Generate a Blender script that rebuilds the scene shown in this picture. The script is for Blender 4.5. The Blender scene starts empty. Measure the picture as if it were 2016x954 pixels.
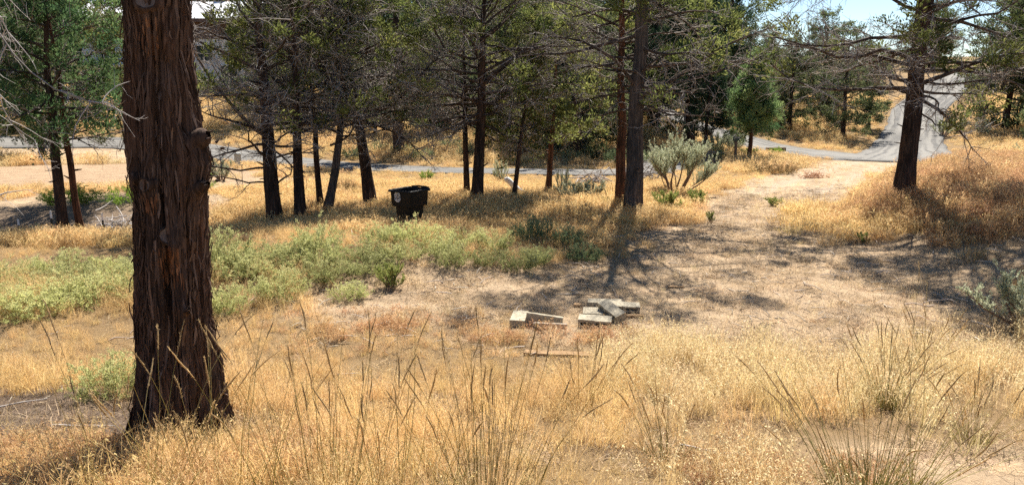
import bpy, math, random
import numpy as np
from mathutils import Vector, Matrix, Quaternion

SC = bpy.context.scene
COL = SC.collection
rad = math.radians

# ------------------------------------------------------------------ camera
cam = bpy.data.cameras.new('camera')
cam.sensor_width = 36.0
cam.lens = 36.0 * 1552.0 / 2016.0
cam.clip_start = 0.05
cam.clip_end = 3000.0
cam_ob = bpy.data.objects.new('camera', cam)
cam_ob.location = (0.0, 0.0, 3.0)
cam_ob.rotation_euler = (rad(90.0 - 11.5), 0.0, 0.0)
COL.objects.link(cam_ob)
SC.camera = cam_ob

# ------------------------------------------------------------------ sky, sun, exposure
SUN_AZ, SUN_EL = rad(13.0), rad(52.0)          # azimuth from +Y towards +X
world = bpy.data.worlds.new('World')
SC.world = world
world.use_nodes = True
wn = world.node_tree
wn.nodes.clear()
sky = wn.nodes.new('ShaderNodeTexSky')
sky.sky_type = 'NISHITA'
sky.sun_disc = False
sky.sun_elevation = SUN_EL
sky.sun_rotation = SUN_AZ
sky.altitude = 1400.0
sky.air_density = 1.0
sky.dust_density = 0.1
sky.ozone_density = 2.5
bgn = wn.nodes.new('ShaderNodeBackground')
bgn.inputs['Strength'].default_value = 0.058
wo = wn.nodes.new('ShaderNodeOutputWorld')
wn.links.new(sky.outputs[0], bgn.inputs['Color'])
wn.links.new(bgn.outputs[0], wo.inputs['Surface'])

sun = bpy.data.lights.new('sun', 'SUN')
sun.energy = 5.0
sun.angle = rad(0.5)
sun.color = (1.0, 0.94, 0.84)
sun_ob = bpy.data.objects.new('sun', sun)
sd = Vector((math.sin(SUN_AZ) * math.cos(SUN_EL), math.cos(SUN_AZ) * math.cos(SUN_EL), math.sin(SUN_EL)))
sun_ob.rotation_euler = sd.to_track_quat('Z', 'Y').to_euler()
sun_ob.location = (20, 60, 60)
COL.objects.link(sun_ob)

vs = SC.view_settings
SC.display_settings.display_device = 'sRGB'
vs.view_transform = 'Standard'
vs.look = 'None'
vs.exposure = 1.32
vs.gamma = 1.0
vs.use_curve_mapping = False
SC.render.engine = 'CYCLES'
SC.cycles.max_bounces = 3
SC.cycles.diffuse_bounces = 2
SC.cycles.glossy_bounces = 2
SC.cycles.transmission_bounces = 2
SC.cycles.caustics_reflective = False
SC.cycles.caustics_refractive = False
SC.cycles.use_denoising = False
SC.cycles.use_adaptive_sampling = True
SC.cycles.adaptive_threshold = 0.02

# ------------------------------------------------------------------ numpy helpers
def sstep(t):
    t = np.clip(t, 0, 1)
    return t * t * (3 - 2 * t)

class Noise:
    """Smooth periodic 2-D value noise."""
    def __init__(self, seed, n=64):
        self.n = n
        self.g = np.random.default_rng(seed).random((n, n))
    def __call__(self, u, v):
        n = self.n
        u = np.asarray(u, float); v = np.asarray(v, float)
        iu = np.floor(u).astype(int); iv = np.floor(v).astype(int)
        fu = sstep(u - iu); fv = sstep(v - iv)
        g = self.g
        a = g[iu % n, iv % n]; b = g[(iu + 1) % n, iv % n]
        c = g[iu % n, (iv + 1) % n]; d = g[(iu + 1) % n, (iv + 1) % n]
        return (a * (1 - fu) + b * fu) * (1 - fv) + (c * (1 - fu) + d * fu) * fv
    def fbm(self, u, v, o=4):
        s = 0; a = 0.5
        for k in range(o):
            s = s + a * self(u * 2 ** k + 7.3 * k, v * 2 ** k + 3.1 * k); a *= 0.5
        return s

NZ = Noise(5, 128)
NZ2 = Noise(11, 128)

class MB:
    """Collects quads / tris with a material index and a per-face tint, builds one mesh."""
    def __init__(self):
        self.v = []; self.f = []; self.m = []; self.t = []; self.n = 0; self.s = []
    def add(self, verts, faces, mat=0, tint=0.5, smooth=False):
        verts = np.asarray(verts, float).reshape(-1, 3)
        faces = np.asarray(faces, int)
        if len(faces) == 0:
            return self
        self.v.append(verts); self.f.append(faces + self.n)
        k = len(faces)
        self.m.append(np.full(k, mat, int))
        self.t.append(np.broadcast_to(np.asarray(tint, float), (k,)).copy())
        self.s.append(np.full(k, smooth, bool))
        self.n += len(verts)
        return self
    def box(self, c, s, mat=0, tint=0.5, rz=0.0, R=None):
        x, y, z = np.array(s) / 2.0
        p = np.array([[-x,-y,-z],[x,-y,-z],[x,y,-z],[-x,y,-z],[-x,-y,z],[x,-y,z],[x,y,z],[-x,y,z]])
        if rz:
            ca, sa = math.cos(rz), math.sin(rz)
            p = p @ np.array([[ca, sa, 0], [-sa, ca, 0], [0, 0, 1]])
        if R is not None:
            p = p @ np.array(R).T
        return self.add(p + np.array(c), [[0,3,2,1],[4,5,6,7],[0,1,5,4],[1,2,6,5],[2,3,7,6],[3,0,4,7]], mat, tint)
    def mesh(self, name, mats):
        me = bpy.data.meshes.new(name)
        V = np.concatenate(self.v)
        me.vertices.add(len(V)); me.vertices.foreach_set('co', V.astype(np.float32).ravel())
        loops = np.concatenate([f.ravel() for f in self.f])
        tot = np.concatenate([np.full(len(f), f.shape[1], int) for f in self.f])
        me.loops.add(len(loops)); me.loops.foreach_set('vertex_index', loops.astype(np.int32))
        st = np.concatenate([[0], np.cumsum(tot)[:-1]])
        me.polygons.add(len(tot)); me.polygons.foreach_set('loop_start', st.astype(np.int32))
        for m in mats:
            me.materials.append(m)
        me.polygons.foreach_set('material_index', np.concatenate(self.m).astype(np.int32))
        me.polygons.foreach_set('use_smooth', np.concatenate(self.s))
        a = me.attributes.new('tint', 'FLOAT', 'FACE')
        a.data.foreach_set('value', np.concatenate(self.t).astype(np.float32))
        me.update(calc_edges=True)
        return me

def obj(name, me, parent=None, loc=(0, 0, 0), rot=(0, 0, 0)):
    o = bpy.data.objects.new(name, me)
    COL.objects.link(o)
    o.location = loc; o.rotation_euler = rot
    if parent is not None:
        o.parent = parent
    return o

def tag(o, label=None, cat=None, group=None, kind=None):
    if label: o['label'] = label
    if cat: o['category'] = cat
    if group: o['group'] = group
    if kind: o['kind'] = kind
    return o

def thing(name, label, cat, loc=(0, 0, 0), rz=0.0, group=None):
    o = bpy.data.objects.new(name, None)
    o.empty_display_size = 0.2
    COL.objects.link(o)
    o.location = loc; o.rotation_euler = (0, 0, rz)
    return tag(o, label, cat, group)

def copy_tree(root, loc, rz=0.0, scale=1.0, label=None, group=None):
    r = root.copy(); COL.objects.link(r)
    r.location = loc; r.rotation_euler = (0, 0, rz)
    r.scale = (scale,) * 3 if not hasattr(scale, '__len__') else scale
    if label: r['label'] = label
    if group: r['group'] = group
    for ch in list(root.children):
        c = ch.copy(); COL.objects.link(c); c.parent = r
        for g in list(ch.children):
            d = g.copy(); COL.objects.link(d); d.parent = c
    return r

def unit(a):
    return a / np.maximum(np.linalg.norm(a, axis=-1, keepdims=True), 1e-9)

def tubes(mb, pts, rr, k=5, mat=0, tint=0.5, smooth=True):
    """pts (N,P,3), rr (N,P): N open tubes."""
    pts = np.asarray(pts, float); rr = np.asarray(rr, float)
    N, P, _ = pts.shape
    if N == 0: return
    tan = unit(np.gradient(pts, axis=1))
    ov = unit(pts[:, -1] - pts[:, 0])
    ref = np.where(np.abs(ov[:, 2:3]) > 0.8, np.array([[1.0, 0.13, 0]]), np.array([[0.05, 0.1, 1.0]]))
    u = unit(np.cross(tan, ref[:, None, :])); w = np.cross(tan, u)
    ph = np.linspace(0, 2 * np.pi, k, endpoint=False)
    ring = u[:, :, None, :] * np.cos(ph)[None, None, :, None] + w[:, :, None, :] * np.sin(ph)[None, None, :, None]
    V = pts[:, :, None, :] + ring * rr[:, :, None, None]
    idx = np.arange(N * P * k).reshape(N, P, k)
    a = idx[:, :-1, :]; b = np.roll(idx, -1, axis=2)[:, :-1, :]
    c = np.roll(idx, -1, axis=2)[:, 1:, :]; d = idx[:, 1:, :]
    F = np.stack([a, b, c, d], -1).reshape(-1, 4)
    t = np.asarray(tint, float)
    if t.ndim == 1:
        t = np.repeat(t, (P - 1) * k)
    mb.add(V.reshape(-1, 3), F, mat, t, smooth)

def grow(rng, start, dirs, length, P, wig=0.15, pull=(0, 0, 0)):
    """N wandering polylines from start along dirs."""
    N = len(start)
    st = np.repeat(unit(dirs)[:, None, :], P - 1, axis=1)
    st = st + np.cumsum(rng.normal(0, wig, (N, P - 1, 3)), axis=1)
    st = st + np.linspace(0, 1, P - 1)[None, :, None] * np.asarray(pull, float).reshape(1, 1, -1) if np.ndim(pull) == 1 \
        else st + np.linspace(0, 1, P - 1)[None, :, None] * np.asarray(pull)[:, None, :]
    st = unit(st) * (np.asarray(length)[:, None, None] / (P - 1))
    return np.concatenate([start[:, None, :], start[:, None, :] + np.cumsum(st, axis=1)], axis=1)

def along(pts, pi, t):
    P = pts.shape[1]
    f = np.clip(t, 0, 0.9999) * (P - 1)
    i = f.astype(int); r = (f - i)[:, None]
    a = pts[pi, i]; b = pts[pi, i + 1]
    return a * (1 - r) + b * r, unit(b - a)

def randdir(rng, n):
    return unit(rng.normal(0, 1, (n, 3)))

def leaves(mb, rng, cen, axis, n, spread, ln, wd, mat=0, tint=None, outward=0.8, up=0.3, flat=1.0):
    """n small diamond leaf sprays round each centre."""
    N = len(cen)
    if N == 0: return
    off = randdir(rng, N * n) * (rng.random((N * n, 1)) ** 0.45)
    off[:, 2] *= flat
    sp = np.repeat(np.broadcast_to(np.asarray(spread, float), (N,)), n)[:, None]
    c = np.repeat(cen, n, axis=0) + off * sp
    ax = np.repeat(axis, n, axis=0)
    d = unit(off * outward + ax * 0.6 + np.array([0, 0, up]) + rng.normal(0, 0.35, (N * n, 3)))
    s = unit(np.cross(d, randdir(rng, N * n)))
    L = ln * rng.uniform(0.6, 1.35, (N * n, 1)); W = wd * rng.uniform(0.6, 1.3, (N * n, 1))
    p0 = c - d * L * 0.45; p2 = c + d * L * 0.55
    p1 = c + s * W * 0.5 - d * L * 0.05; p3 = c - s * W * 0.5 - d * L * 0.05
    V = np.stack([p0, p1, p2, p3], 1).reshape(-1, 3)
    F = np.arange(len(c) * 4).reshape(-1, 4)
    if tint is None:
        tint = rng.random(N)
    tt = np.clip(np.repeat(np.broadcast_to(np.asarray(tint, float), (N,)), n) + rng.normal(0, 0.13, N * n), 0, 1)
    mb.add(V, F, mat, tt)

# ------------------------------------------------------------------ materials
def nmat(name):
    m = bpy.data.materials.new(name)
    m.use_nodes = True
    t = m.node_tree
    t.nodes.clear()
    out = t.nodes.new('ShaderNodeOutputMaterial')
    return m, t, out

def N(t, typ, **kw):
    n = t.nodes.new('ShaderNode' + typ)
    for k, v in kw.items():
        if k.startswith('_'):
            setattr(n, k[1:], v)
        else:
            n.inputs[k.replace('_', ' ')].default_value = v
    return n

def ramp(t, stops, src=None, interp='LINEAR'):
    r = t.nodes.new('ShaderNodeValToRGB')
    r.color_ramp.interpolation = interp
    e = r.color_ramp.elements
    while len(e) < len(stops):
        e.new(0.5)
    for k, (p, c) in enumerate(stops):
        e[k].position = p; e[k].color = (*c, 1.0)
    if src is not None:
        t.links.new(src, r.inputs[0])
    return r

def mixc(t, fac, a, b, mode='MIX'):
    m = t.nodes.new('ShaderNodeMix'); m.data_type = 'RGBA'; m.blend_type = mode
    L = t.links
    for sock, val in ((m.inputs[0], fac), (m.inputs[6], a), (m.inputs[7], b)):
        if hasattr(val, 'is_output'):
            L.new(val, sock)
        elif isinstance(val, tuple):
            sock.default_value = (*val, 1.0)
        else:
            sock.default_value = val
    return m.outputs[2]

def coords(t, scale=(1, 1, 1), kind='Object'):
    tc = t.nodes.new('ShaderNodeTexCoord')
    mp = t.nodes.new('ShaderNodeMapping')
    mp.inputs['Scale'].default_value = scale
    t.links.new(tc.outputs[kind], mp.inputs[0])
    return mp.outputs[0]

def noise(t, vec, scale, detail=4.0, rough=0.55, dist=0.0):
    n = N(t, 'TexNoise', Scale=scale, Detail=detail, Roughness=rough, Distortion=dist)
    t.links.new(vec, n.inputs['Vector'])
    return n.outputs['Fac']

def leaf_mat(name, c0, c1, c2, trans=0.35, rough=0.6, spec=0.25, inst=False, var=0.25):
    """Thin leaf: face tint picks the colour, part of the light passes through."""
    m, t, out = nmat(name)
    at = N(t, 'Attribute', _attribute_name='tint')
    r = ramp(t, [(0.0, c0), (0.5, c1), (1.0, c2)], at.outputs['Fac'])
    col = r.outputs[0]
    if inst:
        ai = N(t, 'Attribute', _attribute_name='shade', _attribute_type='INSTANCER')
        hs = N(t, 'HueSaturation')
        mr = N(t, 'MapRange'); mr.inputs[3].default_value = 1 - var; mr.inputs[4].default_value = 1 + var
        t.links.new(ai.outputs['Fac'], mr.inputs[0]); t.links.new(mr.outputs[0], hs.inputs['Value'])
        ah = N(t, 'Attribute', _attribute_name='warm', _attribute_type='INSTANCER')
        mh = N(t, 'MapRange'); mh.inputs[3].default_value = 0.485; mh.inputs[4].default_value = 0.515
        t.links.new(ah.outputs['Fac'], mh.inputs[0]); t.links.new(mh.outputs[0], hs.inputs['Hue'])
        t.links.new(col, hs.inputs['Color']); col = hs.outputs[0]
    else:
        oi = N(t, 'ObjectInfo')
        hs = N(t, 'HueSaturation')
        mr = N(t, 'MapRange'); mr.inputs[3].default_value = 1 - var; mr.inputs[4].default_value = 1 + var
        t.links.new(oi.outputs['Random'], mr.inputs[0]); t.links.new(mr.outputs[0], hs.inputs['Value'])
        t.links.new(col, hs.inputs['Color']); col = hs.outputs[0]
    p = N(t, 'BsdfDiffuse', Roughness=0.0)
    tr = N(t, 'BsdfTranslucent')
    mx = N(t, 'MixShader'); mx.inputs[0].default_value = trans
    L = t.links
    L.new(col, p.inputs['Color']); L.new(col, tr.inputs['Color'])
    L.new(p.outputs[0], mx.inputs[1]); L.new(tr.outputs[0], mx.inputs[2]); L.new(mx.outputs[0], out.inputs[0])
    return m

def bark_mat(name, dark, mid, light, zs=0.16, scale=22.0, bump=0.5, spec=0.15):
    m, t, out = nmat(name)
    v = coords(t, (1, 1, zs))
    f = noise(t, v, scale, 6, 0.62, 0.6)
    r = ramp(t, [(0.30, dark), (0.52, mid), (0.74, light)], f)
    v2 = coords(t, (1, 1, 0.35))
    f2 = noise(t, v2, 2.3, 3, 0.5)
    g = ramp(t, [(0.42, (0.55, 0.55, 0.56)), (0.62, (1.15, 1.0, 0.92))], f2)
    col = mixc(t, 1.0, r.outputs[0], g.outputs[0], 'MULTIPLY')
    p = N(t, 'BsdfPrincipled', Roughness=0.9); p.inputs['Specular IOR Level'].default_value = spec
    t.links.new(col, p.inputs['Base Color'])
    b = N(t, 'Bump', Strength=bump, Distance=0.03)
    t.links.new(f, b.inputs['Height']); t.links.new(b.outputs[0], p.inputs['Normal'])
    t.links.new(p.outputs[0], out.inputs[0])
    return m

def plain(name, c, rough=0.7, spec=0.3, nscale=None, var=0.3, bump=0.0, metal=0.0, zs=1.0):
    m, t, out = nmat(name)
    p = N(t, 'BsdfPrincipled', Roughness=rough, Metallic=metal)
    p.inputs['Specular IOR Level'].default_value = spec
    if nscale:
        v = coords(t, (1, 1, zs))
        f = noise(t, v, nscale, 5, 0.6)
        r = ramp(t, [(0.25, tuple(x * (1 - var) for x in c)), (0.75, tuple(min(1, x * (1 + var)) for x in c))], f)
        t.links.new(r.outputs[0], p.inputs['Base Color'])
        if bump:
            b = N(t, 'Bump', Strength=bump, Distance=0.01)
            t.links.new(f, b.inputs['Height']); t.links.new(b.outputs[0], p.inputs['Normal'])
    else:
        p.inputs['Base Color'].default_value = (*c, 1)
    t.links.new(p.outputs[0], out.inputs[0])
    return m

M = {}
M['bark_hero'] = bark_mat('bark_hero', (0.025, 0.018, 0.014), (0.108, 0.070, 0.052), (0.255, 0.178, 0.135), 0.09, 30.0, 0.8)
M['bark'] = bark_mat('bark', (0.018, 0.013, 0.010), (0.072, 0.048, 0.037), (0.16, 0.115, 0.088), 0.12, 24.0, 0.6)
M['bark_red'] = bark_mat('bark_red', (0.035, 0.017, 0.011), (0.15, 0.072, 0.042), (0.27, 0.145, 0.09), 0.12, 24.0, 0.6)
M['bark_grey'] = bark_mat('bark_grey', (0.03, 0.027, 0.025), (0.10, 0.088, 0.08), (0.22, 0.195, 0.175), 0.12, 24.0, 0.6)
M['limb'] = bark_mat('limb', (0.025, 0.02, 0.017), (0.10, 0.08, 0.068), (0.20, 0.17, 0.15), 0.5, 24.0, 0.4)
M['twig'] = plain('twig', (0.27, 0.235, 0.21), 0.85, 0.2, 9.0, 0.5)
M['twig_pale'] = plain('twig_pale', (0.44, 0.40, 0.37), 0.8, 0.2, 14.0, 0.4)
M['juniper'] = leaf_mat('juniper', (0.045, 0.062, 0.02), (0.15, 0.172, 0.054), (0.29, 0.285, 0.088), 0.5)
M['juniper_bright'] = leaf_mat('juniper_bright', (0.042, 0.085, 0.038), (0.108, 0.175, 0.070), (0.21, 0.265, 0.105), 0.45)
M['juniper_far'] = leaf_mat('juniper_far', (0.042, 0.060, 0.030), (0.115, 0.140, 0.064), (0.235, 0.25, 0.112), 0.46, var=0.35)
M['pine'] = leaf_mat('pine', (0.016, 0.030, 0.018), (0.046, 0.078, 0.042), (0.10, 0.135, 0.066), 0.34)
M['weed'] = leaf_mat('weed', (0.26, 0.285, 0.10), (0.45, 0.465, 0.19), (0.63, 0.61, 0.30), 0.47, var=0.3)
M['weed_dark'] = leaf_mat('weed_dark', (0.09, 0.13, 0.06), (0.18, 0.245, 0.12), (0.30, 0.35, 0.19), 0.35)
M['weed_lime'] = leaf_mat('weed_lime', (0.14, 0.26, 0.03), (0.28, 0.42, 0.06), (0.42, 0.52, 0.12), 0.45)
M['sage'] = leaf_mat('sage', (0.28, 0.30, 0.18), (0.48, 0.51, 0.34), (0.66, 0.68, 0.50), 0.35)
M['rabbit'] = leaf_mat('rabbit', (0.14, 0.17, 0.05), (0.27, 0.31, 0.09), (0.42, 0.42, 0.15), 0.40)
M['dry_weed'] = leaf_mat('dry_weed', (0.13, 0.075, 0.04), (0.26, 0.16, 0.085), (0.42, 0.28, 0.16), 0.40)
M['gold'] = leaf_mat('gold', (0.55, 0.36, 0.155), (0.70, 0.48, 0.22), (0.83, 0.64, 0.35), 0.50, 0.55, 0.3, True, 0.22)
M['straw'] = leaf_mat('straw', (0.55, 0.41, 0.20), (0.69, 0.53, 0.28), (0.84, 0.71, 0.45), 0.48, 0.55, 0.3, True, 0.2)
M['litter'] = leaf_mat('litter', (0.40, 0.29, 0.175), (0.58, 0.44, 0.28), (0.76, 0.61, 0.42), 0.3, 0.7, 0.2, True, 0.5)
M['russet'] = leaf_mat('russet', (0.34, 0.19, 0.095), (0.50, 0.30, 0.15), (0.66, 0.45, 0.25), 0.5, 0.6, 0.2, True, 0.25)
M['ryegrass'] = leaf_mat('ryegrass', (0.40, 0.37, 0.13), (0.54, 0.43, 0.19), (0.62, 0.48, 0.25), 0.35)

# ------------------------------------------------------------------ terrain
def H(x, y):
    x = np.asarray(x, float); y = np.asarray(y, float)
    s = (8.2 - y) / 8.2
    z = np.where(s > 0, 1.35 * np.clip(s, 0, 3) ** 1.1, 0.0)
    z = z - 0.022 * np.clip(y - 18, 0, 24)
    xb = np.interp(y, [0, 9, 13, 17.5, 22, 30, 40, 60], [4.2, 5.8, 6.6, 6.9, 9.5, 15, 23, 40])
    z = z + 0.80 * sstep((x - xb) / 3.2) * (1 - sstep((y - 22) / 11)) * sstep((y + 2) / 9)
    dip = np.exp(-((y - 17.0) / 1.6) ** 2) * sstep((-x - 3.0) / 4.0)
    z = z - 0.45 * dip
    z = z + 0.36 * np.exp(-((y - 13.2) / 1.7) ** 2) * sstep((1.2 - x) / 3.0) * (1 - 0.8 * sstep((-x - 4.8) / 1.8))      # low berm the weeds grow on
    yh = np.interp(x, [-60, 0, 5, 13, 60], [37, 32, 32, 43, 43])
    u = np.clip(y - yh, 0, None)
    hill = 0.115 * (np.sqrt(u * u + 9) - 3)
    hill = np.where(hill > 4.0, 4.0 + (hill - 4.0) * 0.4, hill)
    hill = np.where(hill > 10.0, 10.0 + (hill - 10.0) * 0.25, hill)
    return z + hill

def zat(x, y):
    return float(H(x, y))

ROADS = [
    ([(-60, 47), (-40, 43.5), (-26.2, 40.6), (-19.4, 39.9), (-13.9, 36.8), (-9.7, 33.7), (-6.2, 31.2), (-3, 29.6), (0, 29), (3.3, 28.6), (5.2, 29.6), (6.2, 32), (6.4, 35)], [3.4, 3.4, 3.4, 3.2, 2.8, 2.5, 2.3, 2.2, 2.2, 2.2, 2.0, 1.8, 1.6]),
    ([(18.2, 35.0), (15.6, 36.6), (14.6, 41), (13.3, 47), (11.5, 52), (10.3, 57), (10.8, 64), (13, 75), (12, 95)], [4.2, 3.6, 3.0, 2.6, 2.4, 2.4, 2.4, 2.4, 2.4]),
    ([(16.6, 33.6), (19.0, 38), (21.8, 43.5), (26, 51.4), (30.2, 59.2), (34.9, 66.2), (39.9, 73.9), (45.3, 82), (53, 93), (62, 104), (72, 116)], [5.6, 4.4, 3.7, 3.3, 3.4, 3.6, 3.8, 3.8, 3.8, 3.8, 3.8]),
]
TRACK = [(2.0, 11.5), (3.6, 14), (5.0, 17), (6.6, 20), (8.9, 24), (11.4, 27.8), (14.3, 32), (16.6, 35)]

def smooth_line(p, n, vals=None):
    p = np.asarray(p, float)
    q = np.concatenate([[2 * p[0] - p[1]], p, [2 * p[-1] - p[-2]]])
    t = np.linspace(0, len(p) - 1 - 1e-6, n)
    i = t.astype(int); f = (t - i)[:, None]
    a, b, c, d = q[i], q[i + 1], q[i + 2], q[i + 3]
    o = 0.5 * (2 * b + (c - a) * f + (2 * a - 5 * b + 4 * c - d) * f ** 2 + (3 * b - a - 3 * c + d) * f ** 3)
    if vals is not None:
        return o, np.interp(t, np.arange(len(p)), vals)
    return o

def line_dist(x, y, line, halfw=0.0):
    """distance to a polyline minus its half width (arrays)."""
    best = np.full(np.shape(x), 1e9)
    hw = np.broadcast_to(halfw, (len(line),))
    for k in range(len(line)):
        best = np.minimum(best, np.hypot(x - line[k][0], y - line[k][1]) - hw[k])
    return best

ROADLINES = [smooth_line(p, 150, w) for p, w in ROADS]
TRACKLINE = smooth_line(TRACK, 70)

def road_dist(x, y):
    d = np.full(np.shape(x), 1e9)
    for ln, w in ROADLINES:
        d = np.minimum(d, line_dist(x, y, ln, w / 2))
    return d

def ell(x, y, cx, cy, rx, ry):
    return 1 - np.hypot((x - cx) / rx, (y - cy) / ry)

def bare(x, y):
    """1 where the ground is open matted dirt, 0 where grass stands."""
    x = np.asarray(x, float); y = np.asarray(y, float)
    wx = x + 1.6 * (NZ.fbm(x * 0.6, y * 0.6) - 0.47); wy = y + 1.3 * (NZ2.fbm(x * 0.6, y * 0.6) - 0.47)
    m = ell(wx, wy, 3.0, 11.0, 5.0, 2.7) * 3.0
    m = np.maximum(m, ell(wx, wy, -0.6, 10.7, 3.2, 1.6) * 1.8)
    m = np.maximum(m, ell(wx, wy, 4.4, 14.6, 2.3, 3.2) * 2.2)
    m = np.maximum(m, ell(wx, wy, 6.6, 12.8, 2.0, 2.8) * 2.2)
    m = np.maximum(m, 1.4 + 0.9 * sstep((y - 17) / 5) - line_dist(wx, wy, TRACKLINE))
    m = np.maximum(m, ell(wx, wy, -4.1, 6.15, 2.0, 1.05) * 2.2)
    m = np.maximum(m, ell(wx, wy, 3.3, 4.7, 1.6, 1.0) * 1.2)
    m = np.maximum(m, ell(wx, wy, -16.0, 27.5, 8.0, 5.2) * 4.0)
    m = np.maximum(m, ell(wx, wy, -10.5, 19.6, 4.2, 4.0) * 2.2)
    m = np.maximum(m, ell(wx, wy, -8.2, 25.0, 2.6, 2.2) * 2.0)
    m = np.maximum(m, ell(wx, wy, -21, 36.0, 10.0, 3.0) * 4.0)
    return sstep(m / 0.9 + 0.15)

def axis_pts(lo, a, b, hi, step, g):
    mid = list(np.arange(a, b + 1e-6, step))
    s, v = step, b
    while v < hi:
        s *= g; v += s; mid.append(v)
    s, v, pre = step, a, []
    while v > lo:
        s *= g; v -= s; pre.append(v)
    return np.array(pre[::-1] + mid)

gx = axis_pts(-420, -8.5, 9.5, 420, 0.11, 1.045)
gy = axis_pts(-40, 3.6, 20.0, 800, 0.10, 1.035)
GX, GY = np.meshgrid(gx, gy)
rdist = road_dist(GX, GY)
flat = sstep(rdist / 1.5)
barem = bare(GX, GY)
trk = line_dist(GX, GY, TRACKLINE)
GZ = H(GX, GY) + flat * (0.09 * (NZ.fbm(GX * 0.8, GY * 0.8) - 0.47) * (1 - 0.6 * barem) + 0.05 * (NZ2.fbm(GX * 4.0, GY * 4.0, 3) - 0.45))
# wheel ruts pressed into the track
near = np.where((GY > 15) & (GY < 34) & (np.abs(trk) < 3))
GZ -= 0.035 * np.exp(-((np.abs(trk) - 0.72) / 0.22) ** 2) * sstep((GY - 14) / 4) * sstep((34 - GY) / 2)
GZ = np.where(rdist < 0.1, GZ - 0.03, GZ)

def ground_mat():
    m, t, out = nmat('ground_soil')
    L = t.links
    v = coords(t)
    ab = N(t, 'Attribute', _attribute_name='bare'); asn = N(t, 'Attribute', _attribute_name='sand'); adf = N(t, 'Attribute', _attribute_name='duff'); ar = N(t, 'Attribute', _attribute_name='rut')
    f1 = noise(t, v, 2.2, 6, 0.65)
    f2 = noise(t, v, 34.0, 5, 0.7)
    f3 = noise(t, v, 0.35, 3, 0.5)
    vs_ = coords(t, (1.0, 2.6, 1.0))
    f4 = noise(t, vs_, 60.0, 3, 0.7, 1.2)
    soil = ramp(t, [(0.30, (0.12, 0.080, 0.048)), (0.55, (0.21, 0.145, 0.085)), (0.75, (0.29, 0.205, 0.12))], f1)
    gold = ramp(t, [(0.3, (0.21, 0.135, 0.062)), (0.7, (0.34, 0.225, 0.105))], f2)
    under = mixc(t, 0.6, soil.outputs[0], gold.outputs[0])
    pale = ramp(t, [(0.27, (0.17, 0.125, 0.080)), (0.42, (0.35, 0.268, 0.178)), (0.66, (0.50, 0.39, 0.27))], f2)
    pale2 = mixc(t, f4, pale.outputs[0], (0.50, 0.385, 0.26))
    tone = ramp(t, [(0.32, (0.62, 0.58, 0.55)), (0.62, (1.12, 1.06, 1.0))], f1)
    pale3 = mixc(t, 1.0, pale2, tone.outputs[0], 'MULTIPLY')
    sand = ramp(t, [(0.3, (0.31, 0.21, 0.13)), (0.7, (0.43, 0.305, 0.195))], f1)
    c = mixc(t, ab.outputs['Fac'], under, pale3)
    c = mixc(t, asn.outputs['Fac'], c, sand.outputs[0])
    duff = ramp(t, [(0.3, (0.07, 0.05, 0.037)), (0.5, (0.14, 0.10, 0.072)), (0.75, (0.26, 0.20, 0.15))], f2)
    c = mixc(t, adf.outputs['Fac'], c, duff.outputs[0])
    rt = N(t, 'Math', _operation='MULTIPLY'); rt.inputs[1].default_value = 0.8; L.new(ar.outputs['Fac'], rt.inputs[0])
    c = mixc(t, rt.outputs[0], c, (0.42, 0.335, 0.245))
    p = N(t, 'BsdfPrincipled', Roughness=0.95); p.inputs['Specular IOR Level'].default_value = 0.1
    L.new(c, p.inputs['Base Color'])
    ad = N(t, 'Math', _operation='ADD'); L.new(f2, ad.inputs[0]); L.new(f4, ad.inputs[1])
    b = N(t, 'Bump', Strength=0.7, Distance=0.035); L.new(ad.outputs[0], b.inputs['Height']); L.new(b.outputs[0], p.inputs['Normal'])
    L.new(p.outputs[0], out.inputs[0])
    return m
M['ground'] = ground_mat()

sandm = sstep(3 * ell(GX, GY, -16.0, 27.5, 8.2, 5.6) + 0.2)
_wx = GX + 1.2 * (NZ.fbm(GX * 0.9, GY * 0.9) - 0.47)
duff_shade = np.maximum(sstep(2.2 * ell(_wx, GY, -4.0, 5.9, 2.3, 1.5)), 0.75 * sstep(2.0 * ell(_wx, GY, -10.5, 18.0, 4.5, 2.6)))  # second ellipse: ditch duff, with the ditch's shade put into its dark colour
for _tx, _ty in ((-10.1, 17.4), (-5.4, 17.8), (-4.9, 17.9), (-4.4, 18.6), (-3.5, 19.6), (-0.9, 19.9), (2.75, 18.5), (8.67, 17.4), (8.8, 39.6)):
    duff_shade = np.maximum(duff_shade, 0.6 * sstep(1.6 * ell(_wx, GY, _tx, _ty, 0.9, 0.9)))
rutm = np.exp(-((np.abs(trk) - 0.72) / 0.25) ** 2) * sstep((GY - 15) / 4) * (np.abs(trk) < 2)
ny, nx = GX.shape
gidx = np.arange(ny * nx).reshape(ny, nx)
GF = np.stack([gidx[:-1, :-1], gidx[:-1, 1:], gidx[1:, 1:], gidx[1:, :-1]], -1).reshape(-1, 4)
GV = np.stack([GX, GY, GZ], -1).reshape(-1, 3)

def ground_part(name, V, F):
    used, inv = np.unique(F.ravel(), return_inverse=True)
    mb = MB(); mb.add(V[used], inv.reshape(-1, 4), 0, 0.5, True)
    me = mb.mesh(name, [M['ground']])
    for nm, arr in (('bare', barem), ('sand', sandm), ('rut', rutm), ('duff', duff_shade)):
        a = me.attributes.new(nm, 'FLOAT', 'POINT')
        a.data.foreach_set('value', arr.ravel()[used].astype(np.float32))
    return tag(obj(name, me), kind='structure')

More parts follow.
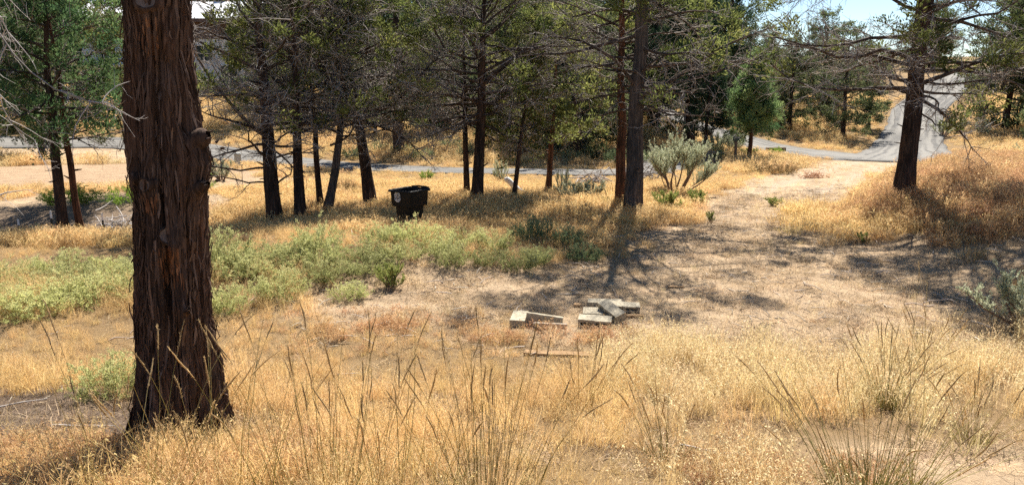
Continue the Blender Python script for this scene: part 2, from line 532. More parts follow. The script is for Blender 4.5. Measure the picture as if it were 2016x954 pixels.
ground_part('ground', GV, GF)
fc = GV[GF].mean(1)
on_track = (line_dist(fc[:, 0], fc[:, 1], TRACKLINE) < 1.6) & (fc[:, 1] > 15.0) & (road_dist(fc[:, 0], fc[:, 1]) > 0.0)
ground_part('dirt_track', GV + np.array([0, 0, 0.006]), GF[on_track])

def gravel_mat():
    m, t, out = nmat('gravel')
    L = t.links
    v = coords(t)
    f1 = noise(t, v, 28.0, 5, 0.75); f2 = noise(t, v, 1.1, 4, 0.6)
    al = N(t, 'Attribute', _attribute_name='lane')
    c = ramp(t, [(0.30, (0.045, 0.044, 0.042)), (0.5, (0.118, 0.115, 0.110)), (0.70, (0.245, 0.236, 0.222))], f1)
    d = ramp(t, [(0.35, (0.72, 0.72, 0.74)), (0.65, (1.12, 1.09, 1.05))], f2)
    cc = mixc(t, 1.0, c.outputs[0], d.outputs[0], 'MULTIPLY')
    cc = mixc(t, al.outputs['Fac'], cc, (0.25, 0.236, 0.212))
    p = N(t, 'BsdfPrincipled', Roughness=0.9); p.inputs['Specular IOR Level'].default_value = 0.2
    L.new(cc, p.inputs['Base Color'])
    b = N(t, 'Bump', Strength=0.8, Distance=0.03); L.new(f1, b.inputs['Height']); L.new(b.outputs[0], p.inputs['Normal'])
    L.new(p.outputs[0], out.inputs[0])
    return m
M['gravel'] = gravel_mat()

for k, (ln, w) in enumerate(ROADLINES):
    n = 260
    ln, w = smooth_line(ROADS[k][0], n, ROADS[k][1])
    tg = unit(np.gradient(ln, axis=0)); nr = np.stack([tg[:, 1], -tg[:, 0]], 1)
    NL = 81
    lat = np.linspace(-1, 1, NL)
    ew = 1 + 0.10 * (NZ(np.arange(n) * 0.4 + 9 * k, np.full(n, 3.0)) - 0.5)
    X = ln[:, None, 0] + nr[:, None, 0] * lat[None, :] * (w * ew / 2)[:, None]
    Y = ln[:, None, 1] + nr[:, None, 1] * lat[None, :] * (w * ew / 2)[:, None]
    Z = H(X, Y) + 0.032 + 0.007 * k + 0.03 * (1 - lat ** 2)[None, :] - 0.05 * (np.abs(lat) > 0.99)[None, :]
    Z[0] -= 0.12; Z[1] -= 0.04; Z[-1] -= 0.12
    ix = np.arange(n * NL).reshape(n, NL)
    F = np.stack([ix[:-1, :-1], ix[:-1, 1:], ix[1:, 1:], ix[1:, :-1]], -1).reshape(-1, 4)
    mb = MB(); mb.add(np.stack([X, Y, Z], -1), F[:, ::-1], 0, 0.5, True)
    me = mb.mesh('gravel_road', [M['gravel']])
    a = me.attributes.new('lane', 'FLOAT', 'POINT')
    wv = lat[None, :] * 13 + 0.5 * NZ(np.arange(n) * 0.12, np.full(n, 2.0 + k))[:, None]
    lane = 0.7 * sstep((NZ2(wv + 20, np.broadcast_to((np.arange(n) * 0.05)[:, None], wv.shape)) - 0.30) / 0.45) * (0.4 + 0.6 * (1 - np.abs(lat) ** 3))[None, :]
    a.data.foreach_set('value', lane.ravel().astype(np.float32))
    tag(obj('gravel_road', me), kind='structure')

# ------------------------------------------------------------------ trees
def trunk_tube(mb, rng, P, R, sides, rows, amp, seed, mat=0, close_top=True):
    """Near-vertical barked stem: rings pushed in and out by long fibrous ridges."""
    P = np.asarray(P, float); R = np.asarray(R, float)
    s = np.linspace(0, len(P) - 1 - 1e-6, rows)
    i = s.astype(int); f = (s - i)[:, None]
    C = smooth_line(P, rows)
    r = np.interp(s, np.arange(len(P)), R)
    th = np.linspace(0, 2 * np.pi, sides, endpoint=False)
    na = Noise(seed, 12); nb = Noise(seed + 1, 30)
    u = th[None, :] / (2 * np.pi)
    zz = C[:, 2][:, None]
    tw = 0.05 * np.sin(zz * 1.3 + seed)
    d = 0.6 * (na((u + tw) * 12, zz * 0.9 + 20) - 0.5) + 0.7 * np.abs(nb((u + tw) * 30, zz * 1.8 + 40) - 0.5) + 0.25 * (nb((u + tw) * 30 + 11, zz * 9 + 40) - 0.5)
    lob = 0.06 * np.sin(3 * th[None, :] + seed + 0.5 * zz) + 0.04 * np.sin(5 * th[None, :] + 2 * seed)
    fl = np.exp(-np.clip(zz - P[0][2] - 0.25, 0, None) / 0.22)
    rr = r[:, None] * (1 + lob * (1 + 2.5 * fl) + amp * d)
    V = np.stack([C[:, 0][:, None] + rr * np.cos(th), C[:, 1][:, None] + rr * np.sin(th), np.broadcast_to(zz, rr.shape)], -1)
    ix = np.arange(rows * sides).reshape(rows, sides)
    a = ix[:-1]; b = np.roll(ix, -1, 1)[:-1]; c = np.roll(ix, -1, 1)[1:]; dd = ix[1:]
    mb.add(V.reshape(-1, 3), np.stack([a, b, c, dd], -1).reshape(-1, 4), mat, 0.5, True)

def build_tree(name, label, loc, seed, Ht, r0, lean=(0, 0), bow=(0, 0), first=1.6, cr=2.2, live=3.0, soft=0.6, nl=36,
               bark='bark', leaf='juniper', lsz=(0.10, 0.034), cl=(18, 0.17), n2=9, n3=7, droop=0.0, profile='round',
               fork=None, sides=22, group=None, extra=None, cat='tree', twigk=1.0, live_all=0.9, tintm=0.45, e_lo=-6, e_hi=42, inner=0.25, lowk=1.25, tufty=False):
    rng = np.random.default_rng(seed)
    root = thing(name, label, cat, loc, 0.0, group)
    K = 12
    t = np.linspace(0, 1, K)
    wob = np.cumsum(rng.normal(0, 0.02 * Ht / 8, (K, 2)), axis=0); wob -= wob[0]
    PX = lean[0] * t + bow[0] * np.sin(np.pi * t) + wob[:, 0]
    PY = lean[1] * t + bow[1] * np.sin(np.pi * t) + wob[:, 1]
    PZ = Ht * t
    tp = np.stack([PX, PY, PZ], 1)
    tr = r0 * 0.93 * (0.10 + 0.90 * (1 - t) ** 0.85)
    P0 = np.concatenate([[tp[0] - [0, 0, 0.35]], tp]); R0 = np.concatenate([[r0 * 1.55], tr]); R0[1] = r0 * 1.13
    mb = MB()
    trunk_tube(mb, rng, P0, R0, sides, int(40 + Ht * 9), 0.22, seed * 7 + 3)
    stems = [(tp, tr, 0.0)]
    if fork:
        fh, dx, dy, fr = fork
        k0 = np.array([np.interp(fh, PZ, PX), np.interp(fh, PZ, PY), fh])
        q = np.linspace(0, 1, 8)[:, None]
        fp = k0 + q * np.array([dx, dy, Ht * 0.93 - fh]) + np.array([dx, dy, 0]) * 0.35 * np.sin(np.pi * q * 0.5)
        frr = np.interp(fh, PZ, tr) * fr * (1 - 0.85 * q[:, 0])
        trunk_tube(mb, rng, fp, frr, 16, 60, 0.2, seed * 7 + 9)
        stems.append((fp, frr, fh))
    # broken-off stubs along the bare part of the stem
    ns = rng.integers(4, 8)
    hs = rng.uniform(0.5, max(first, 1.2), ns); az = rng.uniform(0, 6.28, ns)
    c = np.stack([np.interp(hs, PZ, PX), np.interp(hs, PZ, PY), hs], 1)
    dd = np.stack([np.cos(az), np.sin(az), rng.uniform(-0.1, 0.6, ns)], 1)
    sp = grow(rng, c, dd, r0 + rng.uniform(0.04, 0.14, ns), 3, 0.05)
    tubes(mb, sp, np.array([0.022, 0.018, 0.008])[None, :] * rng.uniform(0.6, 1.3, (ns, 1)), 5, 0)
    obj('trunk', mb.mesh('trunk', [M[bark]]), root)

    # limbs
    cw = MB()
    s = (np.arange(nl) + rng.random(nl)) / nl
    s = s ** (1.15 if profile == 'cone' else lowk)
    hl = first + s * (Ht * 0.985 - first)
    az = np.arange(nl) * 2.39996 + rng.uniform(-0.5, 0.5, nl)
    if profile == 'cone':
        ln = cr * (0.12 + 0.95 * (1 - s) ** 0.85) * (0.75 + 0.25 * sstep(s / 0.12))
    else:
        ln = cr * (0.25 + 0.85 * np.sin(np.pi * np.clip(0.16 + 0.84 * s, 0, 1)) ** 0.7)
    ln = ln * rng.uniform(0.65, 1.15, nl)
    el = np.radians(e_lo + (e_hi - e_lo) * s + rng.uniform(-14, 14, nl))
    start = np.zeros((nl, 3))
    rl = np.zeros(nl)
    pick = rng.integers(0, len(stems), nl)
    for k in range(nl):
        P_, R_, fh = stems[pick[k]] if hl[k] > stems[pick[k]][2] + 0.1 else stems[0]
        start[k] = [np.interp(hl[k], P_[:, 2], P_[:, 0]), np.interp(hl[k], P_[:, 2], P_[:, 1]), hl[k]]
        rl[k] = np.interp(hl[k], P_[:, 2], R_)
    dr = np.stack([np.cos(az) * np.cos(el), np.sin(az) * np.cos(el), np.sin(el)], 1)
    pull = np.zeros((nl, 3)); pull[:, 2] = rng.uniform(-0.1, 0.5, nl) * (0.3 + s) - droop * (1 - s) * rng.uniform(0.3, 1.2, nl)
    LP = grow(rng, start, dr, ln, 8, 0.15, pull)
    lr = np.minimum(rl * 0.5, 0.011 + 0.013 * ln)
    LR = lr[:, None] * (1 - 0.82 * np.linspace(0, 1, 8))[None, :]
    tubes(cw, LP, LR, 5, 2)
    # extra hand-placed limbs: list of (polyline, radius, live 0..1)
    xl_live = []
    if extra:
        for pl, rr_, lv in extra:
            q = smooth_line(np.array(pl, float), 8)[None]
            q = q + np.concatenate([np.zeros((1, 1, 3)), np.cumsum(rng.normal(0, 0.045, (1, 7, 3)), 1)], 1)
            tubes(cw, q, rr_ * (1 - 0.8 * np.linspace(0, 1, 8))[None], 6, 2)
            LP = np.concatenate([LP, q]); ln = np.append(ln, np.linalg.norm(np.diff(q[0], axis=0), axis=1).sum())
            lr = np.append(lr, rr_); hl = np.append(hl, q[0, 3, 2]); xl_live.append(lv)
    nL = len(ln)
    plive = np.concatenate([live_all / (1 + np.exp(-(hl[:nl] - live) / max(soft, 0.05))), np.array(xl_live)]) if xl_live else live_all / (1 + np.exp(-(hl - live) / max(soft, 0.05)))
    # secondary
    cnt = np.maximum(3, (n2 * ln / max(cr, 0.1) * rng.uniform(0.8, 1.2, nL))).astype(int)
    pi = np.repeat(np.arange(nL), cnt)
    tt = inner + (0.98 - inner) * rng.random(len(pi))
    st, tg = along(LP, pi, tt)
    d2 = unit(tg * rng.uniform(0.4, 1.0, (len(pi), 1)) + randdir(rng, len(pi)) * np.array([0.9, 0.9, 0.55]) + np.array([0, 0, 0.10]))
    l2 = ln[pi] * rng.uniform(0.20, 0.42, len(pi)) * (1.25 - 0.6 * tt) + 0.12
    live2 = rng.random(len(pi)) < plive[pi] * (0.55 + 0.6 * tt)
    pl2 = np.zeros((len(pi), 3)); pl2[:, 2] = np.where(live2, 0.35, -0.30 * rng.random(len(pi)))
    SP = grow(rng, st, d2, l2, 5, 0.16, pl2)
    r2 = np.minimum(lr[pi] * 0.45, 0.012)
    mt = np.where(live2, 0, 0)
    tubes(cw, SP, r2[:, None] * (1 - 0.75 * np.linspace(0, 1, 5))[None, :], 4, 0)
    # tertiary
    cnt3 = np.maximum(1, (n3 * np.clip(l2 / 0.6, 0.5, 1.4) * rng.uniform(0.7, 1.3, len(pi)) * np.where(live2, 0.8, np.where(hl[pi] > 5.0, 0.12, 1.0)))).astype(int)
    p3 = np.repeat(np.arange(len(pi)), cnt3)
    t3 = rng.uniform(0.12, 1.0, len(p3))
    st3, tg3 = along(SP, p3, t3)
    lv3 = live2[p3] & (rng.random(len(p3)) < 0.93)
    d3 = unit(tg3 * 0.5 + randdir(rng, len(p3)) + np.array([0, 0, 1.0]) * np.where(lv3, 0.35, -0.1)[:, None])
    l3 = rng.uniform(0.12, 0.42, len(p3)) * np.where(lv3, 0.7, 1.0) * twigk
    TP = grow(rng, st3, d3, l3, 3, 0.25)
    pale = rng.random(len(p3)) < 0.10
    dead = ~lv3
    a = dead & ~pale
    tubes(cw, TP[a], np.array([0.0046, 0.0034, 0.0016])[None, :] * rng.uniform(0.7, 1.3, (a.sum(), 1)), 3, 0)
    a = dead & pale
    tubes(cw, TP[a], np.array([0.0065, 0.005, 0.002])[None, :] * rng.uniform(0.7, 1.3, (a.sum(), 1)), 3, 3)
    # foliage on live twigs
    cen = np.concatenate([TP[lv3][:, 2], SP[live2][:, 4]])
    ax = np.concatenate([d3[lv3], d2[live2]])
    if tufty:                                      # distinct tufts with gaps between them
        cen = SP[live2][:, 4] + rng.normal(0, 0.03, (live2.sum(), 3)); ax = d2[live2]
    base_t = np.clip(rng.normal(tintm, 0.16, len(ln)), 0, 1)
    tn = (base_t[pi[live2]] if tufty else np.concatenate([base_t[pi[p3[lv3]]], base_t[pi[live2]]])) + rng.normal(0, 0.12, len(cen))
    if tufty:
        cl = (int(cl[0] * 5.2), cl[1] * 1.5)
    leaves(cw, rng, cen, ax, cl[0], cl[1] * rng.uniform(0.65, 1.3, len(cen)), lsz[0], lsz[1], 1, np.clip(tn, 0, 1), 0.9, 0.45, 0.8)
    obj('crown', cw.mesh('crown', [M['twig'], M[leaf], M['limb'], M['twig_pale']]), root)
    return root

def P3(x, y, dz=0.0):
    return (x, y, zat(x, y) + dz)

G_MID = 'junipers standing between the clearing and the gravel road'
build_tree('juniper_tree', 'dark trunk of the close left pair, thicker one, green crown above sandy patch', P3(-10.0, 17.25), 21, 6.6, 0.125, (0.1, 0.2), first=2.2, cr=1.75, live=2.1, nl=38, leaf='juniper_bright', cl=(16, 0.16), n2=9, n3=6, group=G_MID, inner=0.12, tintm=0.35)
build_tree('juniper_tree', 'slim reddish trunk leaning beside the thicker dark one near the fence posts', P3(-9.80, 17.62), 22, 6.0, 0.085, (-0.35, 0.1), first=2.3, cr=1.5, live=2.2, nl=30, bark='bark_red', leaf='juniper_bright', cl=(16, 0.16), group=G_MID, inner=0.12, tintm=0.5)
build_tree('juniper_tree', 'juniper almost hidden behind the massive trunk, brownish foliage at its left edge', P3(-10.35, 22.4), 20, 6.0, 0.12, first=1.7, cr=1.55, live=1.8, nl=40, cl=(20, 0.19), group=G_MID, inner=0.12, tintm=0.55)
build_tree('juniper_tree', 'stout dark juniper with big dead limb sweeping up towards the hero trunk', P3(-5.42, 17.75), 23, 5.9, 0.185, (-0.15, 0), first=1.5, cr=2.5, live=4.3, live_all=0.6, tufty=True, nl=32, n2=9, n3=8, group=G_MID,
           extra=[([(0, 0, 2.0), (-0.5, -0.05, 2.5), (-1.0, -0.1, 3.2), (-1.5, -0.1, 4.0), (-2.0, -0.1, 4.6)], 0.06, 0.1),
                  ([(0, 0, 1.35), (-0.7, -0.1, 1.45), (-1.4, -0.2, 1.5), (-2.1, -0.3, 1.4)], 0.03, 0.0),
                  ([(0, 0, 1.0), (-0.6, 0.2, 1.15), (-1.3, 0.3, 1.3), (-2.0, 0.4, 1.25)], 0.025, 0.0),
                  ([(0, 0, 0.85), (0.4, -0.1, 1.2), (0.8, -0.2, 1.6)], 0.025, 0.0)])
build_tree('juniper_tree', 'straight mid-width trunk second in the row of four left of the bin', P3(-4.85, 17.85), 24, 5.5, 0.135, (0.05, 0.1), first=2.0, cr=1.9, live=3.7, live_all=0.6, tufty=True, nl=48, n2=11, n3=9, group=G_MID)
build_tree('juniper_tree', 'thinnest trunk, half hidden beside a curved one, third of the row', P3(-4.62, 18.9), 25, 5.2, 0.085, (-0.3, 0.2), first=2.2, cr=1.6, live=3.5, live_all=0.6, tufty=True, nl=40, n2=10, n3=9, group=G_MID)
build_tree('juniper_tree', 'curved trunk bowing to the right as it rises, behind golden grass', P3(-4.42, 18.6), 26, 5.4, 0.12, (0.25, 0.1), (0.28, 0), first=1.8, cr=2.0, live=3.8, live_all=0.6, tufty=True, nl=36, bark='bark_grey', n3=9, group=G_MID,
           extra=[([(0.15, 0, 1.6), (0.6, -0.1, 1.9), (1.0, -0.2, 2.5), (1.3, -0.2, 3.0)], 0.03, 0.1)])
build_tree('juniper_tree', 'leaning juniper with flared foot just left of the black bin', P3(-3.55, 19.65), 27, 5.8, 0.165, (-0.75, 0.2), first=1.9, cr=2.3, live=3.6, live_all=0.6, tufty=True, nl=50, n2=12, n3=9, group=G_MID,
           extra=[([(-0.2, 0, 2.1), (0.5, -0.2, 2.4), (1.2, -0.4, 3.0), (1.9, -0.5, 3.5), (2.6, -0.5, 3.7)], 0.045, 0.1),
                  ([(-0.1, 0, 1.7), (0.6, -0.3, 2.0), (1.3, -0.6, 2.2), (2.0, -0.7, 2.0)], 0.025, 0.0)])
build_tree('juniper_tree', 'slender trunk hugging the left side of a thicker dark juniper right of bin', P3(-1.17, 20.6), 28, 5.2, 0.09, (-0.15, 0.2), first=2.0, cr=1.7, live=3.5, live_all=0.6, tufty=True, nl=44, n2=11, n3=9, group=G_MID)
build_tree('juniper_tree', 'tall dark juniper right of the black bin with spreading dead limbs', P3(-0.88, 19.85), 29, 6.0, 0.165, (0.28, 0.0), first=2.0, cr=2.6, live=4.2, live_all=0.6, tufty=True, nl=52, n2=12, n3=9, group=G_MID,
           extra=[([(0.1, 0, 2.5), (-0.8, -0.2, 2.9), (-1.6, -0.4, 3.3), (-2.4, -0.5, 3.6)], 0.045, 0.15),
                  ([(0.15, 0, 3.0), (0.7, -0.3, 3.5), (1.4, -0.5, 4.0), (2.0, -0.6, 4.4)], 0.05, 0.1)])
build_tree('juniper_tree', 'thin young juniper leaning right in front of a bleached log', P3(0.05, 20.4), 30, 4.4, 0.07, (0.55, 0.1), first=1.25, cr=1.05, live=1.3, nl=34, profile='round', cl=(18, 0.15), n2=8, n3=6, group=G_MID, inner=0.1, tintm=0.4, e_lo=10, e_hi=65)
build_tree('juniper_tree', 'small juniper with light brown trunk beside the sage clumps, low green branches', P3(1.03, 22.2), 31, 4.9, 0.09, (0.15, 0.1), first=1.5, cr=1.5, live=1.8, nl=32, bark='bark_red', cl=(18, 0.16), group=G_MID, tintm=0.55)
build_tree('juniper_tree', 'reddish trunk of the pair right of centre, touching a thicker grey one', P3(2.66, 19.1), 32, 7.4, 0.135, (-0.1, 0.3), first=2.6, cr=2.0, live=4.2, live_all=0.6, tufty=True, nl=46, bark='bark_red', n2=10, n3=9, group=G_MID)
build_tree('juniper_tree', 'thick grey trunk of the pair right of centre with pale dead branches', P3(2.80, 18.25), 33, 10.2, 0.215, (0.25, 0.1), first=2.3, cr=2.9, live=4.7, live_all=0.8, tufty=True, soft=0.9, nl=40, bark='bark_grey', n2=8, n3=9, cl=(30, 0.22), group=G_MID,
           extra=[([(0.1, 0, 2.7), (0.8, -0.3, 3.0), (1.5, -0.5, 3.5), (2.3, -0.6, 4.0), (3.0, -0.6, 4.2)], 0.05, 0.15),
                  ([(0.1, 0, 2.4), (0.9, -0.4, 2.9), (1.8, -0.7, 3.3), (2.6, -0.8, 3.5)], 0.04, 0.1),
                  ([(0, 0, 2.9), (-0.7, -0.4, 3.6), (-1.4, -0.6, 4.0), (-2.1, -0.7, 4.2)], 0.045, 0.1),
                  ([(0.1, 0, 3.2), (0.7, -0.6, 3.6), (1.2, -0.9, 3.4), (1.5, -1.0, 2.7)], 0.02, 0.0)])
build_tree('juniper_tree', 'big forked juniper on the grassy bank with long bare limbs over the road', P3(8.67, 17.42), 34, 9.0, 0.215, (-0.05, 0), first=2.2, cr=3.0, live=4.3, live_all=0.8, tufty=True, soft=1.0, nl=64, n2=14, n3=12, cl=(22, 0.19), fork=(2.9, 0.40, 0.1, 0.75), group=None,
           extra=[([(0.15, 0, 2.35), (-0.8, -0.2, 2.35), (-1.7, -0.4, 2.3), (-2.6, -0.5, 2.4), (-3.4, -0.5, 2.8)], 0.06, 0.2),
                  ([(0.15, 0, 2.9), (-0.7, -0.2, 3.1), (-1.5, -0.3, 3.0), (-2.4, -0.4, 3.3), (-3.2, -0.5, 3.6)], 0.055, 0.3),
                  ([(0.2, 0, 2.5), (1.0, -0.2, 2.9), (1.8, -0.3, 3.1), (2.6, -0.4, 3.2)], 0.06, 0.4),
                  ([(0.2, 0, 1.9), (0.6, -0.2, 1.7), (1.0, -0.4, 1.75)], 0.022, 0.7)])
build_tree('juniper_tree', 'small bright green conical juniper beside the sign post', P3(10.14, 33.84), 35, 4.5, 0.10, (0.15, 0), first=1.2, cr=1.2, live=0.5, soft=0.3, nl=84, bark='bark_red', leaf='juniper_bright', cl=(22, 0.19), n2=12, n3=7, profile='cone', inner=0.12, tintm=0.6, e_lo=14, e_hi=55, group=None, live_all=1.0)
build_tree('pine_tree', 'tall dark pine with thick straight trunk behind the big sagebrush', P3(8.82, 39.59), 36, 11.5, 0.32, (0.1, 0), first=1.9, cr=3.0, live=2.0, soft=0.8, nl=64, leaf='pine', lsz=(0.20, 0.05), cl=(18, 0.26), n2=11, n3=6, profile='cone', e_lo=-8, e_hi=30, inner=0.15, live_all=1.0, tintm=0.4)
build_tree('pine_tree', 'thin dark leaning pine beside the thick one, behind the sagebrush', P3(8.65, 35.63), 37, 5.6, 0.10, (0.35, 0), first=1.0, cr=1.3, live=1.1, nl=34, leaf='pine', lsz=(0.16, 0.045), cl=(16, 0.2), profile='cone', e_lo=-10, e_hi=30, tintm=0.4)
build_tree('pine_tree', 'narrow dark trunk left of the thick pine, seen past the grey pair', P3(6.2, 41.2), 38, 8.0, 0.10, (0.05, 0), first=1.5, cr=1.7, live=2.0, nl=40, leaf='pine', lsz=(0.18, 0.05), cl=(16, 0.23), profile='cone', e_lo=-10, e_hi=30, tintm=0.4)

# trees beyond the road: a few grown kinds, copied along the hillside
BG = []
def bgtree(seed, **kw):
    r = build_tree('pine_tree' if kw.get('leaf') == 'pine' else 'juniper_tree', 'x', (0, 0, 0), seed, **kw)
    BG.append(r)
    return r
common = dict(lsz=(0.17, 0.07), cl=(17, 0.28), n2=8, n3=5, leaf='juniper_far', sides=12, inner=0.12)
bgtree(61, Ht=8.5, r0=0.22, first=0.7, cr=2.9, live=0.9, soft=0.4, nl=46, **common)
bgtree(62, Ht=7.2, r0=0.2, first=0.35, cr=2.6, live=0.3, soft=0.3, nl=52, e_lo=-12, **common)
bgtree(63, Ht=9.6, r0=0.24, first=1.6, cr=2.8, live=2.6, soft=0.8, nl=46, **common)
bgtree(64, Ht=6.0, r0=0.15, first=0.5, cr=1.9, live=0.5, soft=0.3, nl=40, profile='cone', e_lo=5, e_hi=55, **common)
bgtree(65, Ht=10.5, r0=0.26, first=1.5, cr=2.5, live=2.0, soft=0.6, nl=50, profile='cone', e_lo=-5, e_hi=40, lsz=(0.20, 0.07), cl=(16, 0.30), n2=8, n3=5, leaf='pine', sides=12, inner=0.12)
used_bg = [False] * len(BG)
def place_bg(k, x, y, rz, s, label, group):
    if not used_bg[k]:
        used_bg[k] = True
        o = BG[k]
        o.location = P3(x, y, -0.05); o.rotation_euler = (0, 0, rz); o.scale = (s, s, s)
        o['label'] = label
        if group: o['group'] = group
        return o
    return copy_tree(BG[k], P3(x, y, -0.05), rz, s, label, group)

named_bg = [
    (0, 19.8, 47.6, 0.4, 0.72, 'juniper with dark skirt left of the uphill gravel road'),
    (1, 31.0, 50.0, 1.0, 1.12, 'full dark juniper on the right of the uphill road, nearest the bend'),
    (2, 35.5, 53.0, 2.0, 1.0, 'brownish green juniper at the right frame edge beyond the road'),
    (3, -7.0, 40.8, 0.0, 0.75, 'twin-stemmed young juniper on the slope above the road left of centre'),
    (2, -6.7, 58.5, 0.7, 0.9, 'lone narrow trunk high on the golden slope'),
    (0, 2.7, 34.4, 0.2, 0.80, 'dark trunk just across the road in the cluster of three'),
    (2, 2.1, 36.4, 1.7, 0.72, 'slanting trunk left in the cluster of three across the road'),
    (1, 3.5, 37.4, 2.9, 0.82, 'slanting trunk right in the cluster of three across the road'),
]
named_bg += [
    (1, 17.6, 50.5, 0.4, 0.72, 'rounded juniper behind the conical one, nearest the left side road'),
    (0, 21.6, 55.5, 1.4, 0.70, 'wide juniper on the golden slope between the two roads'),
    (1, 18.4, 58.0, 2.4, 0.72, 'juniper higher between the two roads, partly behind another'),
    (0, 23.8, 61.5, 3.4, 0.78, 'juniper near the left edge of the uphill road, high on the slope'),
    (1, 16.2, 55.0, 4.4, 0.80, 'juniper standing beside the left side road as it climbs'),
    (3, 22.6, 50.4, 5.4, 0.70, 'short bushy juniper close to the road fork'),
    (1, 20.6, 64.5, 0.9, 0.66, 'juniper under the open patch of sky'),
    (1, 34.4, 49.2, 0.9, 1.15, 'wide dark juniper with foliage to the ground at the right edge'),
    (0, 38.0, 55.0, 1.9, 1.05, 'tall juniper rising behind the dark one at the right edge'),
]
for k, x, y, rz, s, lab in named_bg:
    place_bg(k, x, y, rz, s, lab, None)
rng = np.random.default_rng(404)
spots = []
def ok(x, y, dmin):
    if float(road_dist(np.array([x]), np.array([y]))[0]) < 2.2: return False
    return all(math.hypot(x - a, y - b) > dmin for a, b in spots)
spots += [(a[1], a[2]) for a in named_bg] + [(8.82, 39.6), (6.2, 41.2), (8.65, 35.6)]
LAB_FAR = 'distant juniper of the woodland covering the hillside beyond the gravel road'
tries = 0
while len(spots) < 205 and tries < 9000:
    tries += 1
    y = 35 + 90 * rng.random() ** 1.7
    x = rng.uniform(-0.75, 0.75) * y
    az = x / y
    if y < 43 and az > 0.1: continue
    if -0.56 < az < -0.30 and y < 63: continue           # open lawn before the house
    if x < -18 and y > 60 and x > -36 and y < 72: continue    # the house itself
    if 0.27 < az < 0.31 and y < 62: continue
    if 0.46 < az < 0.60 and y < 80: continue              # up the road
    if -0.30 < az < 0.1 and y < 44 and rng.random() < 0.35: continue
    if not ok(x, y, 2.9): continue
    spots.append((x, y))
    k = int(rng.integers(0, 5))
    s = rng.uniform(0.85, 1.25)
    if 0.27 < az < 0.50:                                  # low trees: open sky shows above them
        k = int(rng.choice([0, 1, 3]))
        s = min(s, (3.0 + 0.040 * y - zat(x, y)) / (8.5, 7.2, 0, 6.0)[k]) * rng.uniform(0.8, 1.05)
        if s < 0.3: continue
    if az > 0.6: s *= 0.9
    look = ('broad olive juniper', 'low spreading juniper', 'tall open-stemmed juniper', 'small conical juniper', 'dark narrow pine')[k]
    where = ('beside the pale house' if az < -0.30 else 'past the trunks left of the bin' if az < -0.14 else 'above the black bin' if az < -0.02
             else 'past the leaning young juniper' if az < 0.10 else 'behind the grey and reddish pair' if az < 0.19 else 'behind the thick dark pine' if az < 0.30
             else 'left of the uphill road' if az < 0.52 else 'right of the uphill road')
    row = 'front of hillside wood' if y < 50 else 'middle of hillside wood' if y < 75 else 'back of hillside wood'
    place_bg(k, x, y, rng.uniform(0, 6.28), s, look + ', ' + row + ', ' + where, 'woodland trees on the hillside')

